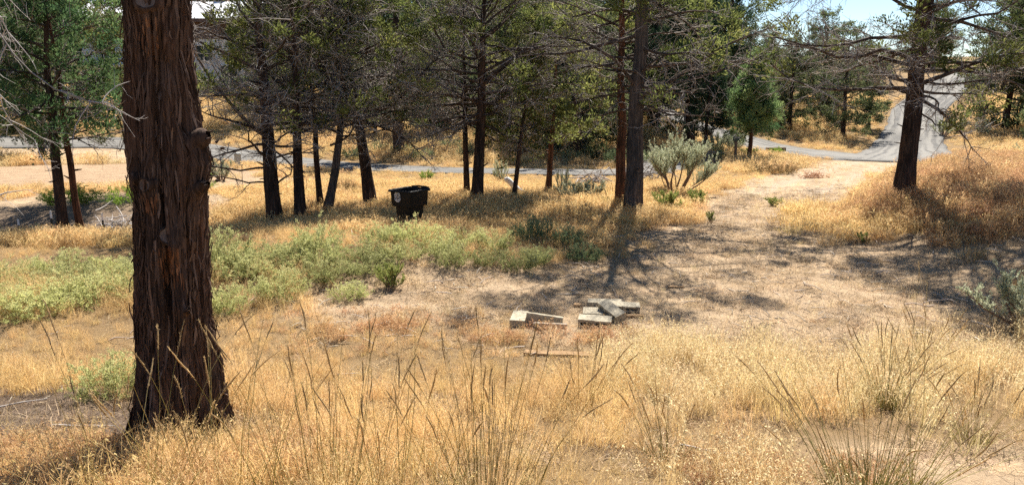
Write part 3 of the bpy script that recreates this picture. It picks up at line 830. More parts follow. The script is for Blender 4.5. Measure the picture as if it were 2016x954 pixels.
# ------------------------------------------------------------------ big near trunk
def hero_tree():
    hx, hy = -2.51, 5.62
    root = thing('juniper_tree', 'massive shaggy red-brown juniper trunk standing close to the viewer', 'tree', P3(hx, hy))
    rng = np.random.default_rng(77)
    rows, sides = 520, 300
    zt = 5.2
    z = np.linspace(-0.45, zt, rows)[:, None]
    th = np.linspace(0, 2 * np.pi, sides, endpoint=False)[None, :]
    u = th / (2 * np.pi)
    cx = np.interp(z, [-0.5, 0, 1.2, 2.4, 3.2, 5.2], [-0.01, -0.01, 0.02, 0.035, 0.085, 0.15]); cy = 0.02 * np.sin(z * 0.9)
    R = np.interp(z, [-0.5, -0.05, 0.25, 0.7, 1.6, 2.4, 3.2, 5.2], [0.45, 0.325, 0.255, 0.230, 0.215, 0.195, 0.184, 0.155])
    R = R * (1 + 0.045 * np.sin(z * 2.3 + 1.0) * np.sin(th + 0.6) + 0.03 * np.sin(z * 4.1) * np.cos(th * 2 + z))
    n8 = Noise(1, 8); n20 = Noise(2, 20); n46 = Noise(3, 46); n90 = Noise(4, 90)
    warp = 0.030 * (n8(u * 8, z * 1.1) - 0.5) + 0.012 * (n20(u * 20, z * 3.0) - 0.5) + 0.012 * np.sin(z * 1.2)
    uu = u + warp
    flute = 0.055 * np.sin(th * 4 + 1.0 + 0.35 * z) + 0.035 * np.sin(th * 7 + 2.0 - 0.2 * z)
    flute = flute * (1 + 3.2 * np.exp(-np.clip(z, 0, 9) / 0.28))
    big = n8(uu * 8, z * 0.7 + 5) - 0.5
    strip = n20(uu * 20, z * 0.9 + 3)
    strip_q = np.floor(strip * 5) / 5 + 0.2 * sstep((strip * 5 - np.floor(strip * 5)) * 3.0)
    fib = n46(uu * 46, z * 2.2 + 1)
    fibq = np.floor(fib * 4) / 4 + 0.25 * sstep((fib * 4 - np.floor(fib * 4)) * 2.5)
    fine = n90(uu * 90, z * 6.0)
    d = 0.060 * big + 0.078 * (strip_q - 0.5) + 0.048 * (fibq - 0.5) + 0.020 * (fine - 0.5)
    fis = np.abs(n20(uu * 20 + 9, z * 0.55 + 11) - 0.5)
    d -= 0.040 * np.exp(-(fis / 0.045) ** 2)
    # scars, hollows: (angle, height, angular radius, height radius, depth)
    fa = -np.pi / 2                                          # faces the viewer
    feats = [(fa + 0.10, 3.14, 0.34, 0.16, 0.055), (fa - 0.12, 1.90, 0.20, 0.10, 0.035), (fa - 0.85, 1.94, 0.18, 0.09, 0.03),
             (fa + 0.32, 1.50, 0.28, 0.12, 0.06), (fa + 1.25, 2.06, 0.40, 0.20, 0.10), (fa + 0.55, 1.00, 0.25, 0.12, 0.04),
             (fa + 0.35, 2.62, 0.12, 0.22, -0.085), (fa + 0.22, 1.18, 0.10, 0.30, -0.07), (fa + 0.05, 2.75, 0.25, 0.18, -0.03),
             (fa + 0.75, 1.75, 0.12, 0.35, -0.04), (fa + 0.48, 0.75, 0.09, 0.45, -0.05), (fa - 0.45, 2.35, 0.10, 0.5, -0.025)]
    for a, h, ra, rh, am in feats:
        da = (th - a + np.pi) % (2 * np.pi) - np.pi
        d = d + am * np.exp(-(da / ra) ** 2 - ((z - h) / rh) ** 2)
    rr = R * (1 + flute) + d
    def surf(a, h, out=0.0):
        j = int(round(((a % (2 * np.pi)) / (2 * np.pi)) * sides)) % sides
        i = int(np.clip(round((h + 0.45) / (zt + 0.45) * (rows - 1)), 0, rows - 1))
        r = rr[i, j] + out
        return np.array([cx[i, 0] + r * math.cos(a), cy[i, 0] + r * math.sin(a), h])
    V = np.stack([cx + rr * np.cos(th), cy + rr * np.sin(th), np.broadcast_to(z, rr.shape)], -1)
    ix = np.arange(rows * sides).reshape(rows, sides)
    F = np.stack([ix[:-1], np.roll(ix, -1, 1)[:-1], np.roll(ix, -1, 1)[1:], ix[1:]], -1).reshape(-1, 4)
    mb = MB(); mb.add(V.reshape(-1, 3), F, 0, 0.5, True)
    obj('trunk', mb.mesh('trunk', [M['bark_hero']]), root)

    # sawn branch ends: a short collar with a flat ringed disc
    for a, h, r, tilt, lab in ((fa + 0.10, 3.16, 0.066, 0.1, 'large round sawn branch scar high on trunk'), (fa - 0.12, 1.93, 0.040, 0.0, None), (fa - 0.85, 1.96, 0.035, 0.0, None),
                               (fa + 0.32, 1.57, 0.050, 0.15, 'dark round sawn branch scar above a torn hollow painted sunlit orange')):
        c = surf(a, h, -0.01)
        n_ = np.array([math.cos(a), math.sin(a), tilt]); n_ /= np.linalg.norm(n_)
        sd_ = np.cross(n_, [0, 0, 1]); sd_ /= np.linalg.norm(sd_); up_ = np.cross(sd_, n_)
        m = MB(); K = 28
        ph = np.linspace(0, 2 * np.pi, K, endpoint=False)
        rings = []
        for rad_, o in ((1.5, -0.06), (1.25, 0.0), (1.04, 0.020), (0.92, 0.010), (0.55, 0.004), (0.02, 0.002)):
            wob = 1 + 0.06 * np.sin(ph * 3 + h * 9) + 0.04 * rng.normal(0, 0.6, K)
            rings.append(c + n_ * o + (np.cos(ph) * r * rad_ * wob)[:, None] * sd_ + (np.sin(ph) * r * 1.12 * rad_ * wob)[:, None] * up_)
        VV = np.concatenate(rings); q = np.arange(len(rings) * K).reshape(-1, K)
        FF = np.stack([q[:-1], np.roll(q, -1, 1)[:-1], np.roll(q, -1, 1)[1:], q[1:]], -1)
        m.add(VV, FF[:3].reshape(-1, 4), 0, 0.5, True); m2 = FF[3:].reshape(-1, 4)
        m.add(VV, m2, 1, 0.5, True)
        o = obj('branch_scar', m.mesh('branch_scar', [M['bark_hero'], M['scar']]), root)
        if lab: o['label'] = lab
    # snapped stubs
    for a, h, ln, r, dz in ((fa + 1.15, 1.86, 0.20, 0.05, 0.35), (fa + 0.62, 0.98, 0.15, 0.026, 0.5), (fa + 1.3, 2.2, 0.14, 0.075, 0.6)):
        c = surf(a, h, -0.06)
        dd = np.array([[math.cos(a), math.sin(a), dz]])
        q = grow(rng, c[None], dd, np.array([ln]), 6, 0.06)
        m = MB(); tubes(m, q, r * np.array([1.4, 1.1, 1.0, 0.92, 0.8, 0.35])[None], 9, 0)
        for _ in range(7):
            st = q[0, 4] + rng.normal(0, r * 0.5, 3)
            tubes(m, grow(rng, st[None], dd + rng.normal(0, 0.25, (1, 3)), np.array([rng.uniform(0.03, 0.08)]), 3, 0.1), np.array([[0.012, 0.008, 0.002]]), 4, 0)
        obj('branch_stub', m.mesh('branch_stub', [M['bark_hero']]), root)
    # peeling strips of bark: thin ribbons and wider overlapping plates with lifted ends
    m = MB()
    for k in range(2700):
        plate = k < 900
        a = rng.uniform(0, 2 * np.pi); h0 = rng.uniform(-0.1, 3.9)
        L = rng.uniform(0.10, 0.42) if plate else rng.uniform(0.05, 0.28)
        w = rng.uniform(0.005, 0.014) if plate else rng.uniform(0.002, 0.007)
        lift = rng.uniform(0.004, 0.030) if plate else rng.uniform(0.004, 0.040)
        end = rng.choice([-1, 1])
        tt = np.linspace(0, 1, 6)
        ph_ = rng.uniform(0, 6.28); sw = rng.uniform(0.0, 0.05)
        pts = np.array([surf(a + sw * math.sin(3 * q + ph_), h0 + end * L * q, 0.004 + lift * q ** 2.2) for q in tt])
        tang = np.array([-math.sin(a), math.cos(a), 0.0]); n_ = np.array([math.cos(a), math.sin(a), 0])
        ww = w * np.array([0.6, 1, 0.95, 0.9, 0.7, 0.15]) * rng.uniform(0.7, 1.2, 6)
        A = pts - tang * ww[:, None]; B = pts + tang * ww[:, None] + n_ * rng.uniform(-0.002, 0.006)
        A2 = A - n_ * 0.004; B2 = B - n_ * 0.004
        VV = np.stack([A, B, B2, A2], 1).reshape(-1, 3)
        FF = [[4 * i + c, 4 * i + (c + 1) % 4, 4 * i + 4 + (c + 1) % 4, 4 * i + 4 + c] for i in range(5) for c in (0, 1, 3)]
        m.add(VV, FF, 0, float(np.clip(rng.normal(0.42, 0.17), 0, 1)))
    # torn wood under the scars, sunlit orange put into its colour
    for a0, h1, hr_, n_t in ((fa + 0.34, 1.50, 0.20, 60), (fa + 0.12, 3.06, 0.22, 50), (fa - 0.12, 1.88, 0.09, 16)):
        for k in range(n_t):
            a = a0 + rng.normal(0, 0.16); h0 = h1 - hr_ * rng.random(); L = rng.uniform(0.04, 0.14); w = rng.uniform(0.003, 0.008)
            pts = np.array([surf(a, h0 - L * q, 0.006 + 0.006 * math.sin(3 * q)) for q in np.linspace(0, 1, 4)])
            tang = np.array([-math.sin(a), math.cos(a), 0.0])
            ww = (w * np.array([0.5, 1, 0.9, 0.2]))[:, None]
            m.add(np.stack([pts - tang * ww, pts + tang * ww], 1).reshape(-1, 3), [[2 * i, 2 * i + 1, 2 * i + 3, 2 * i + 2] for i in range(3)], 1, rng.random())
    o = obj('peeling_bark', m.mesh('peeling_bark', [M['bark_flake'], M['lit_torn_wood']]), root)
    o['kind'] = 'stuff'
    # high crown above the frame and dead boughs that hang down into it
    rng = np.random.default_rng(78)
    cw = MB()
    top = np.array([[0.16, 0, 5.2], [0.2, 0.05, 6.4], [0.25, 0, 7.6], [0.3, 0, 8.6]])
    tubes(cw, top[None], np.array([[0.2, 0.15, 0.1, 0.03]]), 12, 2)
    nl = 26
    hs = rng.uniform(4.6, 8.3, nl); az = np.arange(nl) * 2.4
    stt = np.stack([np.full(nl, 0.2), np.zeros(nl), hs], 1)
    dr = np.stack([np.cos(az), np.sin(az), rng.uniform(0.1, 0.6, nl)], 1)
    LP = grow(rng, stt, dr, rng.uniform(1.2, 2.6, nl) * (1.2 - (hs - 4.6) / 5), 7, 0.08, (0, 0, 0.3))
    tubes(cw, LP, 0.05 * (1 - 0.85 * np.linspace(0, 1, 7))[None, :] * np.ones((nl, 1)), 5, 2)
    pi = np.repeat(np.arange(nl), 9); s_, t_ = along(LP, pi, rng.uniform(0.3, 1, len(pi)))
    SP = grow(rng, s_, t_ * 0.6 + randdir(rng, len(pi)), rng.uniform(0.3, 0.7, len(pi)), 4, 0.15)
    tubes(cw, SP, 0.009 * (1 - 0.8 * np.linspace(0, 1, 4))[None, :] * np.ones((len(pi), 1)), 3, 0)
    p3 = np.repeat(np.arange(len(pi)), 4); s3, t3 = along(SP, p3, rng.uniform(0.3, 1, len(p3)))
    leaves(cw, rng, s3 + randdir(rng, len(p3)) * 0.12, t3, 12, 0.16, 0.10, 0.035, 1)
    # dead boughs: hand-laid polylines in local coordinates
    boughs = [([(0.0, -0.1, 4.9), (-0.5, -0.4, 4.3), (-0.9, -0.6, 3.6), (-0.62, -0.75, 3.05), (-0.35, -0.85, 2.7), (0.05, -0.95, 2.52), (0.16, -0.9, 2.56)], 0.008, 12, 0.22),
              ([(-0.1, -0.1, 4.9), (-0.9, -0.3, 4.4), (-1.3, -0.3, 3.6), (-1.05, -0.4, 3.1), (-0.85, -0.45, 2.75), (-0.75, -0.5, 2.4), (-0.6, -0.5, 2.28)], 0.0085, 14, 0.24),
              ([(-0.1, 0.0, 5.0), (-1.0, -0.2, 4.6), (-1.6, -0.2, 4.0), (-1.72, -0.25, 3.3), (-1.62, -0.3, 2.6), (-1.58, -0.3, 1.9), (-1.55, -0.3, 1.55)], 0.009, 18, 0.3),
              ([(-0.1, 0.1, 5.1), (-1.0, 0.1, 4.7), (-1.75, 0.2, 4.1), (-1.85, 0.2, 3.4), (-1.65, 0.15, 3.0), (-1.35, 0.1, 2.75)], 0.0085, 22, 0.3),
              ([(-0.1, 0.1, 5.1), (-0.8, 0.3, 4.8), (-1.4, 0.4, 4.3), (-1.45, 0.4, 3.6), (-1.3, 0.4, 3.2), (-1.15, 0.4, 2.8)], 0.0085, 24, 0.3),
              ([(-1.62, -0.3, 2.5), (-1.45, -0.35, 2.2), (-1.2, -0.4, 1.98), (-1.0, -0.4, 1.83), (-0.86, -0.4, 1.80)], 0.008, 8, 0.14),
              ([(-0.2, 0.2, 5.0), (-1.3, 0.5, 4.5), (-2.1, 0.6, 3.9), (-2.2, 0.5, 3.2), (-2.0, 0.5, 2.7), (-1.8, 0.45, 2.5)], 0.0085, 22, 0.35)]
    for pl, r, nt, tl in boughs:
        q = smooth_line(np.array(pl, float), 16)[None] + np.concatenate([np.zeros((1, 1, 3)), np.cumsum(rng.normal(0, 0.008, (1, 15, 3)), 1)], 1)
        tubes(cw, q, r * (1 - 0.75 * np.linspace(0, 1, 16))[None], 6, 3)
        tp_ = rng.uniform(0.3, 1.0, nt)
        s_, t_ = along(np.repeat(q, nt, 0), np.arange(nt), tp_)
        b2 = grow(rng, s_, t_ * 0.7 + randdir(rng, nt) * np.array([1, 0.6, 0.7]), tl * rng.uniform(0.5, 1.6, nt), 6, 0.22, (0, 0, -0.3))
        tubes(cw, b2, 0.0035 * (1 - 0.7 * np.linspace(0, 1, 6))[None, :] * rng.uniform(0.7, 1.4, (nt, 1)), 4, 4)
        p3 = np.repeat(np.arange(nt), 3)
        s3, t3 = along(b2, p3, rng.uniform(0.3, 1.0, len(p3)))
        b3 = grow(rng, s3, t3 * 0.6 + randdir(rng, len(p3)), rng.uniform(0.05, 0.18, len(p3)), 4, 0.2)
        tubes(cw, b3, 0.0018 * (1 - 0.6 * np.linspace(0, 1, 4))[None, :] * np.ones((len(p3), 1)), 3, 4)
    obj('crown', cw.mesh('crown', [M['twig'], M['juniper'], M['bark'], M['twig'], M['twig_pale']]), root)
    return root
M['bark_flake'] = leaf_mat('bark_flake', (0.034, 0.023, 0.018), (0.12, 0.078, 0.058), (0.29, 0.21, 0.165), 0.0, var=0.0)
M['lit_torn_wood'] = leaf_mat('lit_torn_wood', (0.11, 0.052, 0.03), (0.18, 0.088, 0.048), (0.27, 0.145, 0.082), 0.0, var=0.0)
M['scar'] = plain('scar', (0.15, 0.118, 0.102), 0.9, 0.15, 30.0, 0.35, 0.3)
M['bark_pale'] = plain('bark_pale', (0.30, 0.24, 0.20), 0.9, 0.15, 20.0, 0.4)
hero_tree()

# ------------------------------------------------------------------ shrubs and weeds
def put_shrub(name, parts, mats_list, label, cat, loc, rz, s, group):
    root = thing(name, label, cat, loc, rz, group)
    root.scale = s
    for (pn, me) in parts:
        obj(pn, me, root)
    return root

def weed_mesh(seed, leafm, h=0.45, r=0.42, nst=56, per=30, lsz=(0.021, 0.009)):
    """Bushy annual weed: many fine upright stems, each set with tiny leaves."""
    rng = np.random.default_rng(seed)
    mb = MB(); ml = MB()
    az = rng.uniform(0, 6.28, nst); q = np.sqrt(rng.random(nst))
    st = np.stack([np.cos(az) * q * r * 0.45, np.sin(az) * q * r * 0.45, np.full(nst, -0.03)], 1)
    dr = np.stack([np.cos(az) * q * 0.75, np.sin(az) * q * 0.75, np.full(nst, 1.0)], 1) + rng.normal(0, 0.12, (nst, 3))
    SP = grow(rng, st, dr, h * rng.uniform(0.7, 1.15, nst) * (1.15 - 0.35 * q), 6, 0.08)
    tubes(mb, SP, 0.003 * (1 - 0.7 * np.linspace(0, 1, 6))[None, :] * np.ones((nst, 1)), 3, 0)
    pi = np.repeat(np.arange(nst), 7)
    s2, t2 = along(SP, pi, rng.uniform(0.2, 0.98, len(pi)))
    B2 = grow(rng, s2, t2 * 0.7 + randdir(rng, len(pi)) * 0.8 + np.array([0, 0, 0.3]), rng.uniform(0.05, 0.15, len(pi)), 3, 0.1)
    tubes(mb, B2, 0.0016 * np.array([[1, 0.8, 0.4]]) * np.ones((len(pi), 1)), 3, 0)
    a1 = np.repeat(np.arange(len(pi)), 5); c1, t1 = along(B2, a1, rng.uniform(0.1, 1.0, len(a1)))
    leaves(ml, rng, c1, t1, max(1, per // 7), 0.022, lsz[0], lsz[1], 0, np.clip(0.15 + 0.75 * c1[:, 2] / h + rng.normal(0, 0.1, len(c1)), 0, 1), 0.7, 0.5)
    return mb.mesh('stems', [M['weed_stem']]), ml.mesh('foliage', [M[leafm]])

def sage_mesh(seed, leafm='sage', h=0.8, r=0.5, nst=13, nb=16, legs=0.25, lsz=(0.040, 0.011), plume=(0.12, 0.30)):
    """Sagebrush: twisted woody stems carrying upright feathery plumes."""
    rng = np.random.default_rng(seed)
    mb = MB(); ml = MB()
    az = np.arange(nst) * 2.4 + rng.uniform(-0.4, 0.4, nst); q = 0.25 + 0.75 * rng.random(nst)
    st = np.stack([np.cos(az) * 0.04, np.sin(az) * 0.04, np.full(nst, -0.05)], 1)
    dr = np.stack([np.cos(az) * q * r / h * 1.3, np.sin(az) * q * r / h * 1.3, np.full(nst, 1.0)], 1)
    SP = grow(rng, st, dr, h * rng.uniform(0.6, 0.85, nst), 7, 0.14, (0, 0, 0.2))
    tubes(mb, SP, (0.012 + 0.01 * h) * (1 - 0.75 * np.linspace(0, 1, 7))[None, :] * rng.uniform(0.6, 1.2, (nst, 1)), 5, 0)
    pi = np.repeat(np.arange(nst), nb)
    s2, t2 = along(SP, pi, legs + (1 - legs) * rng.random(len(pi)) ** 0.8)
    B2 = grow(rng, s2, t2 * 0.5 + randdir(rng, len(pi)) * 0.7 + np.array([0, 0, 0.75]), h * rng.uniform(plume[0], plume[1], len(pi)), 4, 0.08, (0, 0, 0.3))
    tubes(mb, B2, 0.0035 * (1 - 0.7 * np.linspace(0, 1, 4))[None, :] * np.ones((len(pi), 1)), 3, 0)
    a1 = np.repeat(np.arange(len(pi)), 10); c1, t1 = along(B2, a1, rng.uniform(0.15, 1.0, len(a1)))
    leaves(ml, rng, c1, t1, 3, 0.022, lsz[0], lsz[1], 0, np.clip(rng.normal(0.5, 0.2, len(c1)), 0, 1), 0.5, 0.7)
    return mb.mesh('stems', [M['sage_wood']]), ml.mesh('foliage', [M[leafm]])

M['weed_stem'] = plain('weed_stem', (0.30, 0.30, 0.14), 0.8, 0.2)
M['sage_wood'] = plain('sage_wood', (0.20, 0.135, 0.10), 0.9, 0.15, 20.0, 0.4)

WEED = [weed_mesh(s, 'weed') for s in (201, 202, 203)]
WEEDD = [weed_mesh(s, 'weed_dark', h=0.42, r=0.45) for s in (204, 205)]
LIME = [weed_mesh(206, 'weed_lime', h=0.30, r=0.45, nst=36)]
RABB = [sage_mesh(207, 'rabbit', h=0.55, r=0.32, nst=16, nb=12, legs=0.1)]
SAGE = [sage_mesh(s) for s in (210, 211, 212)]
BIGSAGE = sage_mesh(213, h=1.45, r=0.9, nst=15, nb=44, legs=0.60, lsz=(0.055, 0.015), plume=(0.14, 0.36))
DRYW = [weed_mesh(s, 'dry_weed', h=0.5, r=0.5, nst=60, per=14, lsz=(0.03, 0.008)) for s in (214, 215)]

def shrub(name, kind, x, y, s, rz, label, cat='shrub', group=None, dz=0.0):
    st, fo = kind
    sc = (s, s, s) if not hasattr(s, '__len__') else s
    return put_shrub(name, (('stems', st), ('foliage', fo)), None, label, cat, P3(x, y, dz), rz, sc, group)

rw = random.Random(9)
def patch(pts, kinds, label, group, smin=0.7, smax=1.5, name='weed_bush'):
    for k, (x, y) in enumerate(pts):
        s = rw.uniform(smin, smax)
        shrub(name, kinds[k % len(kinds)], x, y, (s, s, s * rw.uniform(0.55, 0.95)), rw.uniform(0, 6.28), label, 'weed', group)

def scatter_pts(cx, cy, rx, ry, n, dmin, seed):
    r = random.Random(seed); out = []
    for _ in range(3000):
        if len(out) >= n: break
        a, q = r.uniform(0, 6.283), math.sqrt(r.random())
        p = (cx + math.cos(a) * q * rx, cy + math.sin(a) * q * ry)
        if all(math.hypot(p[0] - o[0], p[1] - o[1]) > dmin for o in out):
            out.append(p)
    return out
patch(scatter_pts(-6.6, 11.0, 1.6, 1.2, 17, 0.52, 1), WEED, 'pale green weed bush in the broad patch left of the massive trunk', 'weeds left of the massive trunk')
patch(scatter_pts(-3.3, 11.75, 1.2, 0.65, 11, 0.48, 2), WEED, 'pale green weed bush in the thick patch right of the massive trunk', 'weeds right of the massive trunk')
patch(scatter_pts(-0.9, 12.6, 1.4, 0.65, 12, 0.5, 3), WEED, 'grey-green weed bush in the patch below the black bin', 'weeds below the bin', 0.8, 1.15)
shrub('weed_bush', WEED[0], -3.2, 10.5, 1.0, 0.3, 'light green weed bush in front of the thick patch', 'weed')
shrub('weed_bush', WEED[1], -3.75, 10.0, 0.95, 1.3, 'weed bush touching the right edge of the massive trunk', 'weed')
shrub('weed_bush', WEED[2], -3.62, 6.75, (0.95, 0.95, 0.85), 2.3, 'low mint green weed bush beside the foot of the massive trunk', 'weed')
shrub('weed_bush', RABB[0], -1.75, 11.1, 0.75, 0.8, 'yellow-green tuft alone on the matted clearing', 'weed')
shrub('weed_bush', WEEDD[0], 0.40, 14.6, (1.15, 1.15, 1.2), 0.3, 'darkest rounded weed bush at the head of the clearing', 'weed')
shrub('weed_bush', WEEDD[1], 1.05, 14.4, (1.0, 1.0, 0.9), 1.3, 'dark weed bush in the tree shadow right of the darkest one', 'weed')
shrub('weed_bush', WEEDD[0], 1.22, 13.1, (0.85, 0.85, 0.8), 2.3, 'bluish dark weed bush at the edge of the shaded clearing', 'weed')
shrub('weed_bush', WEED[1], 0.50, 12.95, (0.6, 0.6, 0.6), 0.3, 'small yellowish weed tuft between the dark weed bushes', 'weed')
shrub('weed_bush', WEED[2], -2.25, 10.6, (0.8, 0.8, 0.55), 1.7, 'thin sparse grey weed at the left rim of the clearing', 'weed')
shrub('weed_bush', LIME[0], -11.2, 19.9, (2.3, 1.7, 1.6), 0.3, 'bright lime weed mound left of the paired trunks', 'weed')
shrub('weed_bush', LIME[0], -9.65, 20.0, (2.4, 1.8, 1.9), 1.6, 'bright lime weed mound right of the paired trunks', 'weed')
shrub('weed_bush', LIME[0], -9.2, 22.6, (1.7, 1.5, 1.2), 2.6, 'lime weed farther back on the sandy patch', 'weed')
shrub('weed_bush', WEED[1], -9.05, 21.0, (1.2, 1.2, 0.9), 0.9, 'soft green weed at the left edge of the massive trunk by the sand', 'weed')
shrub('weed_bush', LIME[0], -10.5, 27.0, (0.9, 0.9, 0.9), 0.2, 'small lime weed left of the round sagebrush by the road', 'weed')
shrub('weed_bush', WEEDD[1], -10.35, 17.0, 0.8, 0.2, 'dark weed at the foot of the paired trunks', 'weed')
shrub('weed_bush', LIME[0], -2.86, 26.3, (0.75, 0.75, 1.0), 0.2, 'small yellow-green weed at the road edge above the bin', 'weed')
shrub('sagebrush', BIGSAGE, 4.45, 21.3, 1.2, 0.4, 'large silvery sagebrush with bare forked stem right of the grey pair')
shrub('sagebrush', SAGE[0], -9.57, 25.8, (1.15, 1.15, 1.05), 0.0, 'round silvery sagebrush by the utility box')
shrub('sagebrush', SAGE[1], -0.37, 24.7, (0.55, 0.55, 1.1), 0.0, 'tall thin sagebrush left of the leaning young juniper')
shrub('sagebrush', SAGE[2], 1.6, 20.3, (1.0, 1.0, 0.85), 0.7, 'wide silvery sagebrush left of the reddish trunk')
shrub('sagebrush', SAGE[0], 2.1, 20.6, (0.9, 0.9, 0.8), 1.9, 'sagebrush touching the reddish trunk on its left')
shrub('sagebrush', SAGE[1], 1.45, 22.2, (0.5, 0.5, 1.0), 2.9, 'spindly sagebrush standing above the wide silvery one')
shrub('rabbitbrush', RABB[0], 3.75, 18.7, (1.2, 1.2, 1.0), 0.7, 'dark olive rabbitbrush below the large sagebrush')
shrub('rabbitbrush', RABB[0], 4.6, 19.4, (0.95, 0.95, 0.9), 1.7, 'yellow-green upright tuft right of the large sagebrush')
shrub('rabbitbrush', RABB[0], 6.5, 19.4, (0.8, 0.8, 0.5), 2.7, 'low yellow-green tuft in the middle of the dirt track')
shrub('rabbitbrush', RABB[0], 4.35, 17.0, (0.35, 0.35, 0.5), 0.7, 'tiny green tuft at the left edge of the dirt track')
shrub('rabbitbrush', RABB[0], 6.65, 14.6, (0.4, 0.4, 0.5), 0.7, 'tiny olive tuft in the shade of the grassy bank')
shrub('rabbitbrush', RABB[0], 2.3, 19.1, (0.45, 0.45, 0.6), 1.7, 'small green tuft at the foot of the reddish trunk')
shrub('sagebrush', SAGE[0], 6.35, 9.3, (1.55, 1.55, 1.05), 0.7, 'blue-grey sagebrush on the near bank at the frame edge')
shrub('sagebrush', SAGE[0], 26.1, 48.0, (1.6, 1.6, 1.5), 0.7, 'lone round sagebrush on the golden mound right of the uphill road')
shrub('sagebrush', SAGE[1], 27.9, 49.6, (1.5, 1.5, 1.3), 0.7, 'sagebrush higher on the golden mound near the dark juniper')
shrub('sagebrush', SAGE[2], 28.2, 47.6, (1.4, 1.4, 1.4), 1.7, 'sagebrush lower on the golden mound near the dark juniper')
shrub('sagebrush', SAGE[2], 10.95, 39.0, (1.9, 1.9, 1.7), 1.7, 'leafy sagebrush directly behind the sign post')
shrub('sagebrush', SAGE[0], 9.9, 39.0, (1.6, 1.6, 1.5), 2.7, 'dark sagebrush left of the sign post')
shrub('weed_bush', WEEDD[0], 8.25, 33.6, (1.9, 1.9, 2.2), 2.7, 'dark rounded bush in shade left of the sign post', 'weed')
shrub('weed_bush', RABB[0], 11.0, 36.2, (1.6, 1.6, 0.9), 0.7, 'olive weed clump right of the conical juniper', 'weed')
shrub('weed_bush', LIME[0], 13.0, 38.9, (1.0, 1.0, 1.1), 0.7, 'bright green weed in front of the roadside timber', 'weed')
shrub('dry_bush', DRYW[0], 9.05, 28.4, (1.35, 1.35, 1.15), 0.7, 'dark brown dry bush right of the conical juniper by the track')
shrub('dry_bush', DRYW[1], 9.75, 28.0, (1.1, 1.1, 0.95), 1.7, 'smaller brown dry bush at the track edge')
shrub('dry_bush', DRYW[1], -4.73, 22.2, (0.9, 0.9, 0.8), 1.7, 'straw-brown dry bush beside the curved trunk')
shrub('dry_bush', DRYW[0], 1.45, 17.0, (1.0, 1.0, 0.9), 1.7, 'russet dry bush left of the grey pair')
for k, (x, y) in enumerate([(29.6, 38.5), (24.5, 37.6), (26.6, 36.0), (31.5, 41.0)]):
    shrub('sagebrush', SAGE[k % 3], x, y, (1.3, 1.3, 0.9), k * 1.1, 'grey-green sagebrush scattered behind the grassy bank', 'shrub', 'sagebrush behind the bank')
for k, (x, y) in enumerate(scatter_pts(-3.5, 36.0, 5.5, 2.2, 10, 1.4, 5) + scatter_pts(3.6, 33.2, 2.2, 1.2, 5, 0.9, 6)):
    shrub('weed_bush', WEEDD[k % 2], x, y, (1.1 + 0.5 * rw.random(),) * 2 + (1.3,), k * 1.1, 'low dark green bush on the slope above the road', 'weed', 'bushes on the slope')

